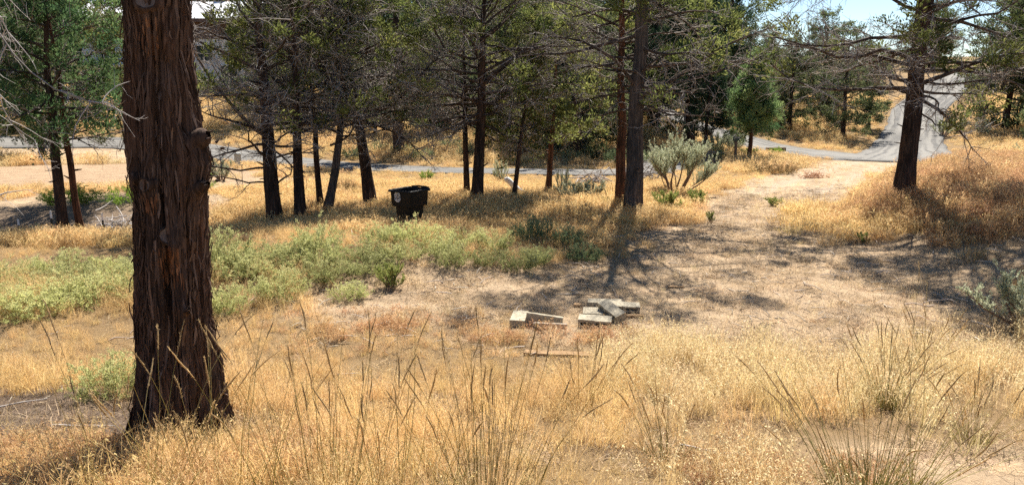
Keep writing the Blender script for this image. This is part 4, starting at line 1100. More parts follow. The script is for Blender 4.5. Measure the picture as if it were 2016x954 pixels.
# ------------------------------------------------------------------ house behind the trees
def house():
    x0, y0 = -26.2, 62.0
    zb = zat(x0, y0) - 0.3
    root = thing('house', 'pale two-storey house with bright metal roof half hidden behind the trees', 'house', (x0, y0, zb), 0.05)
    W, D, E_ = 13.0, 8.0, 5.6
    def bx(name, c, s, mat, parent=root):
        m = MB(); m.box((0, 0, 0), s); o = obj(name, m.mesh(name, [mat]), parent, c); return o
    wall = bx('wall', (0, D / 2, E_ / 2), (W, D, E_), M['siding'])
    bx('foundation', (0, D / 2 - 0.02, 0.35), (W + 0.12, D + 0.14, 1.7), M['foundation'])
    band = bx('shaded_upper_wall', (0, -0.04, E_ - 0.75), (W + 0.06, 0.10, 1.35), M['brown_wall'])  # brown upper wall band, the shadow on it put into its colour
    # roof: two pitched slabs with raised seams
    pitch = rad(20)
    for side in (0, 1):
        L = (D / 2 + 0.9) / math.cos(pitch)
        m = MB(); m.box((0, 0, 0), (W + 1.4, L, 0.14))
        cy = -0.9 + (D / 2 + 0.9) / 2 if side == 0 else D + 0.9 - (D / 2 + 0.9) / 2
        r = obj('roof', m.mesh('roof', [M['metal_roof']]), root, (0, cy, E_ + 0.12 + math.sin(pitch) * L / 2 - 0.3), (pitch if side == 0 else -pitch, 0, 0))
        if side == 0:
            ms = MB(); ms.box((0, 0, 0), (0.05, L, 0.05)); me = ms.mesh('seam', [M['metal_roof']])
            for k in range(29):
                obj('seam', me, r, (-7.0 + k * 0.5, 0, 0.095))
    bx('fascia', (0, -0.95, E_ - 0.12), (W + 1.5, 0.06, 0.26), M['brown_wall'])
    def window(x, z, w, h):
        f = MB(); t = 0.09
        for c, s in (((0, 0, h / 2), (w + t, 0.12, t)), ((0, 0, -h / 2), (w + t, 0.12, t)), ((-w / 2, 0, 0), (t, 0.118, h - t)), ((w / 2, 0, 0), (t, 0.118, h - t)), ((0, 0, 0), (0.05, 0.08, h - t))):
            f.box(c, s)
        o = obj('window', f.mesh('window', [M['white_paint']]), root, (x, -0.03, z))
        m = MB(); m.box((0, 0, 0), (w - t, 0.03, h - t)); obj('pane', m.mesh('pane', [M['glass']]), o, (0, 0.0, 0))
    for x, z in ((5.6, 3.1), (2.6, 3.1), (-1.8, 3.1), (-4.6, 3.1)):
        window(x, z, 1.25, 1.2)
    for x in (-4.2, 0.2, 4.4):
        m = MB()
        window(x, 1.75, 1.3, 0.9) if x != 0.2 else None
    # deck with railing on the left half
    dk = bx('deck', (-3.2, -1.25, 2.1), (6.6, 2.4, 0.16), M['white_paint'])
    mp = MB(); mp.box((0, 0, 0), (0.12, 0.12, 2.2)); pm = mp.mesh('deck_post', [M['white_paint']])
    for k in range(4):
        obj('deck_post', pm, root, (-6.4 + k * 2.13, -2.38, 0.92))
    bx('rail', (-3.2, -2.40, 3.1), (6.6, 0.08, 0.08), M['white_paint'])
    mb_ = MB(); mb_.box((0, 0, 0), (0.04, 0.04, 0.86)); bm = mb_.mesh('baluster', [M['white_paint']])
    for k in range(34):
        obj('baluster', bm, root, (-6.4 + k * 0.194, -2.40, 2.63))
    m = MB(); m.box((0, 0, 0), (0.7, 0.7, 1.3)); ch = obj('chimney', m.mesh('chimney', [M['brown_wall']]), root, (3.0, D / 2 + 0.6, E_ + 1.9))
M['siding'] = plain('siding', (0.82, 0.81, 0.78), 0.7, 0.3, 1.5, 0.12, 0.0, 0.0, 8.0)
M['foundation'] = plain('foundation', (0.30, 0.29, 0.28), 0.9, 0.2, 6.0, 0.25)
M['brown_wall'] = plain('brown_wall', (0.17, 0.11, 0.085), 0.8, 0.2, 3.0, 0.2)
M['metal_roof'] = plain('metal_roof', (0.72, 0.72, 0.73), 0.35, 0.5, 0.8, 0.08)
M['white_paint'] = plain('white_paint', (0.76, 0.75, 0.72), 0.6, 0.3, 5.0, 0.08)
M['glass'] = plain('glass', (0.03, 0.035, 0.04), 0.08, 0.5)
house()

# ------------------------------------------------------------------ black bin
def rrect(w, d, r, n=6):
    p = []
    for cx, cy, a0 in ((w / 2 - r, d / 2 - r, 0), (-w / 2 + r, d / 2 - r, 90), (-w / 2 + r, -d / 2 + r, 180), (w / 2 - r, -d / 2 + r, 270)):
        for k in range(n + 1):
            a = rad(a0 + 90 * k / n)
            p.append((cx + r * math.cos(a), cy + r * math.sin(a)))
    return np.array(p)

def loft(mb, secs, mat=0, smooth=True):
    rings = [np.column_stack([rrect(w, d, r), np.full(28, z)]) for (w, d, r, z) in secs]
    V = np.concatenate(rings); q = np.arange(len(V)).reshape(-1, 28)
    F = np.stack([q[:-1], np.roll(q, -1, 1)[:-1], np.roll(q, -1, 1)[1:], q[1:]], -1).reshape(-1, 4)
    mb.add(V, F, mat, 0.5, smooth)

def text_mesh(name, body, size, mat, extrude=0.001):
    cu = bpy.data.curves.new('lettering', 'FONT')
    cu.body = body; cu.size = size; cu.align_x = 'CENTER'; cu.align_y = 'CENTER'; cu.extrude = extrude
    tmp = bpy.data.objects.new('lettering', cu)
    COL.objects.link(tmp)
    bpy.context.view_layer.update()
    me = bpy.data.meshes.new_from_object(tmp.evaluated_get(bpy.context.evaluated_depsgraph_get()))
    bpy.data.objects.remove(tmp)
    me.name = name
    me.materials.clear(); me.materials.append(mat)
    return me

def rubbish_bin():
    x, y = -1.98, 15.1
    root = thing('rubbish_bin', 'black plastic wheeled rubbish bin without lid in the tall grass', 'bin', P3(x, y, -0.02), rad(-33))
    root.scale = (0.80, 0.80, 0.97)
    H_ = 0.93
    mb = MB()
    w = [(0.40, 0.44, 0.035, 0.04), (0.405, 0.445, 0.035, 0.06), (0.475, 0.515, 0.04, 0.575), (0.48, 0.52, 0.04, 0.585), (0.595, 0.635, 0.045, 0.595), (0.60, 0.64, 0.045, 0.605), (0.612, 0.652, 0.045, 0.67), (0.618, 0.658, 0.045, 0.69),
         (0.625, 0.665, 0.045, 0.70), (0.645, 0.685, 0.045, 0.895)]
    loft(mb, w)
    inner = [(a - 0.03, b - 0.03, r - 0.006, z) for a, b, r, z in w]
    loft(mb, inner[::-1])
    q = rrect(0.44, 0.48, 0.06); mb.add(np.column_stack([q, np.full(28, 0.04)]), np.arange(28)[None, :])
    q = rrect(0.42, 0.46, 0.05); mb.add(np.column_stack([q, np.full(28, 0.07)]), np.arange(28)[None, :])
    obj('body', mb.mesh('body', [M['bin_black']]), root)
    mr = MB()
    loft(mr, [(0.655, 0.695, 0.044, 0.88), (0.725, 0.765, 0.048, 0.885), (0.73, 0.77, 0.049, 0.90), (0.725, 0.765, 0.048, 0.918), (0.70, 0.74, 0.046, 0.926), (0.64, 0.68, 0.042, 0.924), (0.612, 0.652, 0.040, 0.90), (0.612, 0.652, 0.040, 0.88)])
    obj('rim', mr.mesh('rim', [M['bin_black']]), root)
    mh = MB(); tubes(mh, np.array([[(-0.25, 0.37, 0.90), (-0.24, 0.45, 0.925), (-0.1, 0.46, 0.935), (0.1, 0.46, 0.935), (0.24, 0.45, 0.925), (0.25, 0.37, 0.90)]]), np.full((1, 6), 0.017), 8)
    obj('handle', mh.mesh('handle', [M['bin_black']]), root)
    for sx in (-0.22, 0.08):
        m = MB(); m.box((0, 0, 0), (0.13, 0.09, 0.035)); obj('hinge_lug', m.mesh('hinge_lug', [M['bin_black']]), root, (sx + 0.06, 0.39, 0.93))
    for sx in (-0.26, 0.26):
        m = MB(); pts = np.array([[(-0.03, 0, 0), (-0.029, 0, 0), (0.029, 0, 0), (0.03, 0, 0)]]); tubes(m, pts, np.array([[0.02, 0.12, 0.12, 0.02]]), 20)
        obj('wheel', m.mesh('wheel', [M['bin_black']]), root, (sx, 0.27, 0.12))
    # round emblem on the front-left face
    tilt = math.atan2(0.0125, 0.205)
    e = MB()
    K = 40; ph = np.linspace(0, 2 * np.pi, K, endpoint=False)
    for r0_, r1_ in ((0.085, 0.100), (0.055, 0.073)):
        a = np.column_stack([r0_ * np.cos(ph), r0_ * np.sin(ph), np.zeros(K)]); b = np.column_stack([r1_ * np.cos(ph), r1_ * np.sin(ph), np.zeros(K)])
        q = np.arange(2 * K).reshape(2, K)
        keep = np.abs(np.sin(ph)) > (0.42 if r0_ > 0.06 else 0.6)
        e.add(np.concatenate([a, b]), np.stack([q[0], np.roll(q[0], -1), np.roll(q[1], -1), q[1]], -1)[keep])
    for sx in (-1, 1):
        for z_ in (-1, 1):
            e.box((sx * 0.0, z_ * 0.036, 0.0), (0.208, 0.006, 0.002))
    # small mountain strokes above and a leaf below the name band
    e.add([(-0.04, 0.048, 0), (0, 0.078, 0), (0.04, 0.048, 0), (0, 0.062, 0)], [[0, 3, 2, 1]])
    e.add([(-0.03, -0.052, 0), (0, -0.062, 0), (0.03, -0.052, 0), (0, -0.078, 0)], [[0, 3, 2, 1]])
    em = obj('emblem', e.mesh('emblem', [M['emblem_white']]), root, (-0.085, -0.3435, 0.79), (rad(90) + tilt, 0, 0))
    obj('lettering', text_mesh('lettering', 'BEND', 0.072, M['emblem_white']), em, (0, 0, 0.001))
    return root
M['bin_black'] = plain('bin_black', (0.007, 0.007, 0.008), 0.5, 0.18, 5.0, 0.12, 0.0)
M['emblem_white'] = plain('emblem_white', (0.70, 0.71, 0.72), 0.6, 0.3)
rubbish_bin()

# ------------------------------------------------------------------ concrete blocks and boards in the clearing
def block_mesh(seed, l=0.39, w=0.19, h=0.10, cores=2, lay=True):
    """Concrete block with open cores through its height, slightly chipped."""
    rng = np.random.default_rng(seed)
    xs = [-l / 2]; wall = 0.032
    if cores:
        cw = (l - wall * (cores + 1)) / cores
        for k in range(cores):
            xs += [xs[-1] + wall, xs[-1] + wall + cw]
    xs += [l / 2]
    xs = np.array(xs)
    ys = np.array([-w / 2, -w / 2 + wall, w / 2 - wall, w / 2])
    mb = MB()
    nx_, ny_ = len(xs), 4
    solid = np.ones((nx_ - 1, 3), bool)
    if cores:
        for k in range(cores):
            solid[1 + 2 * k, 1] = False
    jit = rng.normal(0, 0.002, (nx_, ny_, 2, 3))
    def vid(i, j, k): return (i * ny_ + j) * 2 + k
    V = np.array([[[(xs[i], ys[j], 0 if k == 0 else h) for k in range(2)] for j in range(ny_)] for i in range(nx_)], float) + jit
    F = []
    for i in range(nx_ - 1):
        for j in range(3):
            if not solid[i, j]: continue
            F.append((vid(i, j, 1), vid(i + 1, j, 1), vid(i + 1, j + 1, 1), vid(i, j + 1, 1)))
            F.append((vid(i, j, 0), vid(i, j + 1, 0), vid(i + 1, j + 1, 0), vid(i + 1, j, 0)))
            if i == 0 or not solid[i - 1, j]: F.append((vid(i, j, 0), vid(i, j, 1), vid(i, j + 1, 1), vid(i, j + 1, 0)))
            if i == nx_ - 2 or not solid[i + 1, j]: F.append((vid(i + 1, j, 0), vid(i + 1, j + 1, 0), vid(i + 1, j + 1, 1), vid(i + 1, j, 1)))
            if j == 0 or not solid[i, j - 1]: F.append((vid(i, j, 0), vid(i + 1, j, 0), vid(i + 1, j, 1), vid(i, j, 1)))
            if j == 2 or not solid[i, j + 1]: F.append((vid(i, j + 1, 0), vid(i, j + 1, 1), vid(i + 1, j + 1, 1), vid(i + 1, j + 1, 0)))
    mb.add(V.reshape(-1, 3), F, 0)
    if lay:                                   # laid on its side: the holes open towards the front
        for k in range(len(mb.v)):
            v = mb.v[k]; mb.v[k] = np.column_stack([v[:, 0], v[:, 2] - h / 2, w / 2 - v[:, 1]])
    return mb.mesh('concrete_block', [M['concrete']])
def slab_mesh(name, seed, l, w, h, mat):
    """A weathered board or slab with uneven edges."""
    rng = np.random.default_rng(seed)
    n = 9
    xs = np.linspace(-l / 2, l / 2, n)
    prof = np.array([(-w / 2, 0.0), (w / 2, 0.0), (w / 2, h * 0.85), (w / 2 - 0.006, h), (-w / 2 + 0.006, h), (-w / 2, h * 0.85)])
    V = np.zeros((n, 6, 3)); V[:, :, 0] = xs[:, None]; V[:, :, 1] = prof[None, :, 0]; V[:, :, 2] = prof[None, :, 1]
    V += rng.normal(0, 0.0016, V.shape); V[:, :, 2] += (0.01 * l * np.sin(xs * 3 / l))[:, None]
    V[0, :, 0] += rng.normal(0, 0.005, 6); V[-1, :, 0] += rng.normal(0, 0.005, 6)
    q = np.arange(n * 6).reshape(n, 6)
    mb = MB()
    F = np.stack([q[:-1], np.roll(q, -1, 1)[:-1], np.roll(q, -1, 1)[1:], q[1:]], -1).reshape(-1, 4)
    mb.add(V.reshape(-1, 3), F, 0); mb.add(V[0], np.arange(6)[None, ::-1], 0); mb.add(V[-1], np.arange(6)[None, :], 0)
    return mb.mesh(name, [mat])
M['concrete'] = plain('concrete', (0.36, 0.315, 0.235), 0.95, 0.1, 25.0, 0.45, 0.6)
M['old_wood'] = plain('old_wood', (0.33, 0.28, 0.22), 0.9, 0.15, 12.0, 0.35, 0.3, 0.0, 6.0)
M['warm_wood'] = plain('warm_wood', (0.30, 0.19, 0.10), 0.9, 0.15, 12.0, 0.35, 0.3, 0.0, 6.0)

def place(name, me, loc, rot, label, cat, group=None):
    return tag(obj(name, me, None, loc, rot), label, cat, group)
def BL(x, y, dz=0.0): return P3(x, y, dz - 0.012)
G_BL = 'concrete blocks dumped in the clearing'
place('concrete_block', block_mesh(1, 0.39, 0.10, 0.19, 0), BL(0.09, 9.66), (0.02, -0.03, rad(82)), 'concrete block at the far left end of the dumped blocks', 'block', G_BL)
place('concrete_slab', slab_mesh('concrete_slab', 2, 0.46, 0.05, 0.145, M['concrete']), BL(0.40, 9.56), (0.1, 0.12, rad(-10)), 'dark concrete slab standing on edge behind a pale board', 'block', G_BL)
place('plank', slab_mesh('plank', 3, 0.41, 0.05, 0.085, M['old_wood']), BL(0.47, 9.38), (0.0, 0.05, rad(-3)), 'pale board lying in front of the slab on edge', 'board')
place('concrete_block', block_mesh(4, 0.41, 0.115, 0.20, 2), BL(1.04, 9.52), (0.08, 0.03, rad(-9)), 'long concrete block nearest the grass, front of the pile', 'block', G_BL)
place('concrete_block', block_mesh(5, 0.26, 0.09, 0.28, 0), BL(1.06, 9.92), (0.02, 0.0, rad(-6)), 'squarish concrete block in the middle left of the pile', 'block', G_BL)
place('concrete_block', block_mesh(6, 0.42, 0.11, 0.15, 3), BL(1.30, 9.83, 0.06), (0.30, 0.20, rad(-62)), 'tilted concrete block showing its holes, leaning across the pile', 'block', G_BL)
place('concrete_block', block_mesh(7, 0.46, 0.08, 0.20, 0), BL(1.27, 10.42), (0.0, 0.0, rad(-6)), 'concrete block at the back of the pile', 'block', G_BL)
place('concrete_block', block_mesh(8, 0.42, 0.085, 0.20, 2), BL(1.49, 10.14, 0.03), (0.06, 0.02, rad(-5)), 'concrete block on the right of the pile with dark gap beneath', 'block', G_BL)
place('plank', slab_mesh('plank', 9, 0.235, 0.07, 0.045, M['warm_wood']), BL(1.60, 9.87), (0, 0, rad(-4)), 'short wood offcut just right of the block pile', 'board')
place('plank', slab_mesh('plank', 10, 0.10, 0.12, 0.055, M['warm_wood']), BL(0.90, 10.36), (0, 0, rad(-12)), 'stubby wood offcut behind the block pile on its left', 'board')
place('plank', slab_mesh('plank', 11, 0.24, 0.06, 0.04, M['warm_wood']), BL(2.44, 11.37), (0, 0, rad(-3)), 'lone wood offcut on the clearing right of the tree shadow', 'board')
place('plank', slab_mesh('plank', 12, 0.27, 0.06, 0.03, M['old_wood']), BL(-0.63, 9.85), (0.1, -0.06, rad(14)), 'grey board scrap at the left of the clearing', 'board')
place('plank', slab_mesh('plank', 13, 0.72, 0.10, 0.05, M['warm_wood']), BL(0.50, 8.45, -0.015), (0.12, 0.02, rad(-8)), 'orange-brown plank sunk in the golden grass in front of the blocks', 'board')
place('plank', slab_mesh('plank', 14, 0.22, 0.05, 0.025, M['old_wood']), BL(0.85, 11.0), (0.0, 0.0, rad(20)), 'thin wood scrap lying inside the tree shadow', 'board')

# ------------------------------------------------------------------ roadside and fence items
def post(x, y, h, label):
    root = thing('fence_post', label, 'post', P3(x, y, -0.1), 0.4, 'steel fence posts at the ditch')
    m = MB(); m.box((0, 0, h * 0.42), (0.035, 0.008, h * 0.84)); m.box((0, 0.019, h * 0.42), (0.008, 0.03, h * 0.838))
    for k in range(6): m.box((0, -0.008, 0.12 + k * h * 0.11), (0.02, 0.008, 0.012))
    obj('stake', m.mesh('stake', [M['steel_dark']]), root)
    m = MB(); m.box((0, 0, 0), (0.036, 0.009, h * 0.20)); m.box((0, 0.0195, 0), (0.0085, 0.03, h * 0.198))
    obj('painted_tip', m.mesh('painted_tip', [M['white_paint']]), root, (0, 0, h * 0.94))
M['steel_dark'] = plain('steel_dark', (0.02, 0.022, 0.02), 0.6, 0.4, 30.0, 0.3)
post(-9.72, 16.4, 0.80, 'white-tipped steel fence post left of the paired trunks')
post(-8.80, 16.7, 0.74, 'steel fence post between the paired trunks and the massive trunk')
post(-10.3, 16.2, 0.62, 'white-tipped steel fence post at the far left edge')

def utility_box():
    root = thing('utility_box', 'small grey utility pedestal at the road edge by round sagebrush', 'utility box', P3(-10.67, 30.7, -0.05), 0.35)
    m = MB(); m.box((0, 0, 0.27), (0.24, 0.2, 0.54)); obj('body', m.mesh('body', [M['util']]), root)
    m = MB(); m.box((0, 0, 0), (0.28, 0.24, 0.06)); m.box((0, 0, 0.04), (0.22, 0.18, 0.03)); obj('lid', m.mesh('lid', [M['util']]), root, (0, 0, 0.571))
    m = MB(); m.box((0, 0, 0), (0.17, 0.012, 0.36)); obj('door', m.mesh('door', [M['util']]), root, (0, -0.106, 0.28))
M['util'] = plain('util', (0.40, 0.42, 0.40), 0.5, 0.4, 5.0, 0.1)
utility_box()
m = MB(); tubes(m, np.array([[(0, 0, -0.1), (0, 0, 0.25), (0.012, 0, 0.62)]]), np.array([[0.012, 0.011, 0.009]]), 6)
m.box((0.012, 0, 0.63), (0.07, 0.012, 0.03))
place('marker_stake', m.mesh('marker_stake', [M['twig']]), P3(-8.33, 24.25), (0, 0, 0.3), 'thin rusty marker stake on the pale slope below the utility box', 'stake')

def sign():
    root = thing('address_sign', 'dark green address sign on a wooden post beside the conical juniper', 'sign', P3(9.33, 33.0), rad(8))
    m = MB(); m.box((0, 0, 0.48), (0.09, 0.09, 1.2)); obj('post', m.mesh('post', [M['post_wood']]), root)
    m = MB(); m.box((0, 0, 0), (0.34, 0.02, 0.09)); up = obj('plate', m.mesh('plate', [M['sign_green']]), root, (0, -0.058, 1.06))
    mk = MB()
    for k in range(5):
        for dx, dz, w, h in ((0, 0.02, 0.03, 0.009), (0, -0.02, 0.03, 0.009), (0.0125, 0, 0.009, 0.035)):
            mk.box((-0.11 + 0.055 * k + dx * (1 if k % 2 else -1), 0, dz), (w, 0.003, h))
    obj('lettering', mk.mesh('lettering', [M['emblem_white']]), up, (0, -0.0118, 0.0))
    m = MB(); m.box((0, 0, 0), (0.25, 0.12, 0.07)); obj('bracket', m.mesh('bracket', [M['sign_green']]), root, (0, 0.005, 0.965))
M['post_wood'] = plain('post_wood', (0.16, 0.11, 0.075), 0.9, 0.15, 14.0, 0.4, 0.3, 0.0, 0.2)
M['sign_green'] = plain('sign_green', (0.02, 0.05, 0.04), 0.5, 0.4)
sign()
place('timber', slab_mesh('timber', 21, 0.95, 0.28, 0.24, M['post_wood']), P3(13.3, 39.9), (0, 0, rad(-8)), 'dark squared timber lying beside the gravel road', 'timber')

# bleached log behind the young juniper
rl_ = np.random.default_rng(31)
m = MB(); q = smooth_line(np.array([(-0.32, 0.1, 0.42), (-0.18, 0.06, 0.36), (0.02, 0.0, 0.16), (0.18, -0.04, 0.04), (0.33, -0.08, -0.03)]), 14)[None]
tubes(m, q, (0.085 * np.array([0.2, 0.8, 1, 1.02, 0.95, 1, 1.05, 1.0, 0.96, 1, 0.98, 0.9, 0.6, 0.1]))[None], 12, 0)
tubes(m, grow(rl_, q[0, [3, 6, 9]], np.array([[-.3, -.2, .8], [.4, -.3, .7], [.2, .4, .6]]), np.array([0.2, 0.16, 0.22]), 4, 0.1), 0.02 * np.array([[1, .8, .6, .2]]) * np.ones((3, 1)), 6, 0)
place('log', m.mesh('log', [M['bleached']]) if 'bleached' in M else m.mesh('log', [M.setdefault('bleached', plain('bleached', (0.66, 0.64, 0.62), 0.85, 0.15, 10.0, 0.25, 0.3))]), P3(0.1, 22.0), (0, 0, 0), 'white bleached log end behind the leaning young juniper', 'log')

def brush_pile(x, y, rx, ry, hz, n, mat, label, seed, lmax=0.9, rr_=0.012):
    rng = np.random.default_rng(seed)
    m = MB()
    c = np.column_stack([rng.normal(0, rx * 0.5, n), rng.normal(0, ry * 0.5, n), np.abs(rng.normal(0, hz * 0.55, n))])
    d = randdir(rng, n) * np.array([1, 0.8, 0.35])
    q = grow(rng, c - unit(d) * lmax * 0.3, d, rng.uniform(0.3, 1, n) * lmax, 6, 0.14)
    q[:, :, 2] = np.maximum(q[:, :, 2], 0.0)
    tubes(m, q, rr_ * rng.uniform(0.3, 1.6, (n, 1)) * (1 - 0.7 * np.linspace(0, 1, 6))[None], 5, 0)
    return place('brush_pile', m.mesh('brush_pile', [M[mat]]), P3(x, y), (0, 0, 0), label, 'brush pile')
brush_pile(-9.0, 17.9, 0.55, 0.35, 0.25, 70, 'twig_pale', 'heap of grey dead branches left of the massive trunk by the fence post', 41)
brush_pile(2.5, 24.6, 0.8, 0.4, 0.32, 90, 'twig_pale', 'tangle of grey dead branches behind the reddish trunk', 42, 0.9, 0.018)
brush_pile(4.4, 26.0, 0.7, 0.5, 0.5, 90, 'twig', 'dark dead brush heap behind the large sagebrush', 43, 1.0, 0.016)
brush_pile(7.6, 32.6, 0.8, 0.5, 0.55, 110, 'twig', 'dark tangled brush heap left of the sign post', 44, 1.1, 0.016)
brush_pile(10.3, 26.8, 0.42, 0.28, 0.16, 110, 'dry_stick', 'pale orange heap of dry stalks beside the dirt track', 45, 0.4, 0.010) if M.setdefault('dry_stick', plain('dry_stick', (0.60, 0.36, 0.22), 0.8, 0.2, 20.0, 0.4)) else None

rk = np.random.default_rng(51)
sticks = [(-4.3, 6.35, 0.55, 'pale fallen stick in the dirt left of the mint green weed bush'), (-3.35, 5.75, 0.5, 'thin fallen stick lying near the foot of the massive trunk'), (-4.1, 5.55, 0.3, 'short fallen stick on the bare dirt at lower left'),
          (-4.75, 5.9, 0.35, 'grey fallen stick at the left frame edge'), (-1.75, 7.6, 0.5, 'long straw-coloured stick lying in the golden grass'), (1.4, 5.1, 0.45, 'dark fallen stick in the thin grass at the lower right')]
for x, y, l, lab in sticks:
    a = rk.uniform(-0.5, 0.9)
    d = np.array([[math.cos(a), math.sin(a), 0.02]])
    q = grow(rk, -d * l / 2 + [[0, 0, 0.015]], d, np.array([l]), 7, 0.07); q[:, :, 2] = np.clip(q[:, :, 2], 0.006, 0.05)
    m = MB(); tubes(m, q, 0.009 * (1 - 0.6 * np.linspace(0, 1, 7))[None], 6, 0)
    s_, t_ = along(np.repeat(q, 2, 0), np.arange(2), np.array([0.4, 0.7]))
    tubes(m, grow(rk, s_, t_ + rk.normal(0, 0.5, (2, 3)) * [1, 1, 0.2], np.array([0.1, 0.08]), 3, 0.1), 0.003 * np.ones((2, 3)), 4, 0)
    place('fallen_stick', m.mesh('fallen_stick', [M['twig_pale']]), P3(x, y, 0.01), (0, 0, 0), lab, 'stick', 'fallen sticks')

# ------------------------------------------------------------------ tall rye grass clumps in the foreground
def rye_clump(x, y, seed, n, h, spread, label, head=0.19, green=0.3, fan=0.35, lean=(0, 0)):
    rng = np.random.default_rng(seed)
    root = thing('tall_grass_clump', label, 'grass clump', P3(x, y, -0.03), 0.0, 'tall seeding grass clumps in the foreground')
    ms = MB()
    az = rng.uniform(0, 6.28, n); q = np.sqrt(rng.random(n))
    st = np.column_stack([np.cos(az) * q * spread, np.sin(az) * q * spread, np.zeros(n)])
    dr = np.column_stack([np.cos(az) * q * fan + lean[0], np.sin(az) * q * fan + lean[1], np.ones(n)]) + rng.normal(0, 0.05, (n, 3))
    L = h * rng.uniform(0.55, 1.1, n)
    S = grow(rng, st, dr, L, 8, 0.045, np.column_stack([np.cos(az) * q * 0.35, np.sin(az) * q * 0.35, -0.1 * rng.random(n)]))
    tubes(ms, S, 0.0023 * (1 - 0.55 * np.linspace(0, 1, 8))[None, :] * rng.uniform(0.7, 1.3, (n, 1)), 3, 0, np.clip(rng.normal(0.5 - green * 0.5, 0.2, n), 0, 1))
    # seed spikes on most stems
    k = rng.random(n) < (0.55 if n < 50 else 0.3)
    d = unit(S[k][:, -1] - S[k][:, -2])
    hl = head * rng.uniform(0.6, 1.3, k.sum())
    Hd = grow(rng, S[k][:, -1] - d * 0.02, d, hl, 6, 0.06, (0, 0, -0.15))
    for q_ in range(int(k.sum())):
        mh = MB()
        tubes(mh, Hd[q_:q_ + 1], 0.0042 * np.array([[0.35, 0.9, 1.0, 0.95, 0.7, 0.1]]) * rng.uniform(0.75, 1.2), 5, 0, rng.uniform(0.6, 1.0))
        c, t = along(Hd[q_:q_ + 1], np.zeros(40, int), rng.uniform(0, 1, 40))
        leaves(mh, rng, c, t * 1.9, 1, 0.004, 0.026, 0.0042, 0, np.clip(rng.normal(0.7, 0.2, 40), 0, 1), 0.5, 0.1)
        obj('seed_head', mh.mesh('seed_head', [M['rye_head']]), root)
    # basal blades
    nb = int(n * 1.6)
    az = rng.uniform(0, 6.28, nb); st = np.column_stack([np.cos(az), np.sin(az), np.zeros(nb)]) * (spread * rng.random((nb, 1)))
    B = grow(rng, st, np.column_stack([np.cos(az) * 0.55, np.sin(az) * 0.55, np.ones(nb)]) + rng.normal(0, 0.15, (nb, 3)), h * rng.uniform(0.2, 0.5, nb), 6, 0.06, (0, 0, -0.4))
    tubes(ms, B, 0.0026 * np.array([[0.8, 1, 1, 0.8, 0.5, 0.1]]) * np.ones((nb, 1)), 3, 0, np.clip(rng.normal(0.35 - green * 0.4, 0.25, nb), 0, 1))
    obj('stems', ms.mesh('stems', [M['ryegrass']]), root)
M['rye_head'] = leaf_mat('rye_head', (0.34, 0.23, 0.11), (0.48, 0.335, 0.165), (0.62, 0.46, 0.25), 0.45)
rye_clump(-2.10, 3.95, 301, 24, 1.0, 0.32, 'tall seeding grass at the lower left crossing the foot of the massive trunk', fan=0.25, lean=(0.10, 0))
rye_clump(-1.60, 3.95, 302, 24, 1.0, 0.34, 'tall seeding grass just right of the massive trunk foot', fan=0.25, lean=(-0.05, 0))
rye_clump(-1.02, 4.05, 303, 34, 1.05, 0.34, 'tall seeding grass clump with the tallest spikes left of bottom centre', fan=0.3)
rye_clump(-0.14, 4.05, 304, 42, 1.02, 0.28, 'dense tall seeding grass clump at bottom centre', fan=0.32)
rye_clump(-0.62, 3.95, 314, 22, 0.95, 0.30, 'thin tall seeding grass between the two bottom clumps', fan=0.25)
rye_clump(2.05, 4.15, 305, 80, 0.80, 0.22, 'large fanning grass clump at the lower right corner', green=0.7, fan=0.55)
rye_clump(2.42, 4.35, 309, 8, 1.35, 0.05, 'few very tall arching grass spikes above the lower right clump', fan=0.5, lean=(0.18, 0.1), head=0.16)
rye_clump(3.23, 6.38, 306, 60, 0.62, 0.10, 'grass clump with dark green base on the right slope', green=0.8, fan=0.5)
rye_clump(3.35, 5.35, 307, 34, 0.45, 0.10, 'short dry grass clump right of the large fanning clump', green=0.2, fan=0.5)
rye_clump(4.4, 8.0, 308, 30, 0.55, 0.14, 'thin dry grass clump high on the right near the sagebrush', green=0.3, fan=0.4)
rye_clump(1.05, 4.9, 310, 16, 0.55, 0.10, 'small greenish grass clump in the thin grass right of bottom centre', green=0.8, fan=0.35)
rye_clump(0.62, 6.4, 311, 26, 0.5, 0.16, 'pale upright grass clump standing out of the golden grass', green=0.25, fan=0.3)
rye_clump(2.35, 18.3, 312, 24, 0.6, 0.18, 'pale grass clump at the foot of the grey pair', green=0.0, fan=0.35)
rye_clump(7.05, 8.55, 313, 30, 0.7, 0.2, 'tall dry grass leaning over the sagebrush at the right frame edge', green=0.2, fan=0.4)

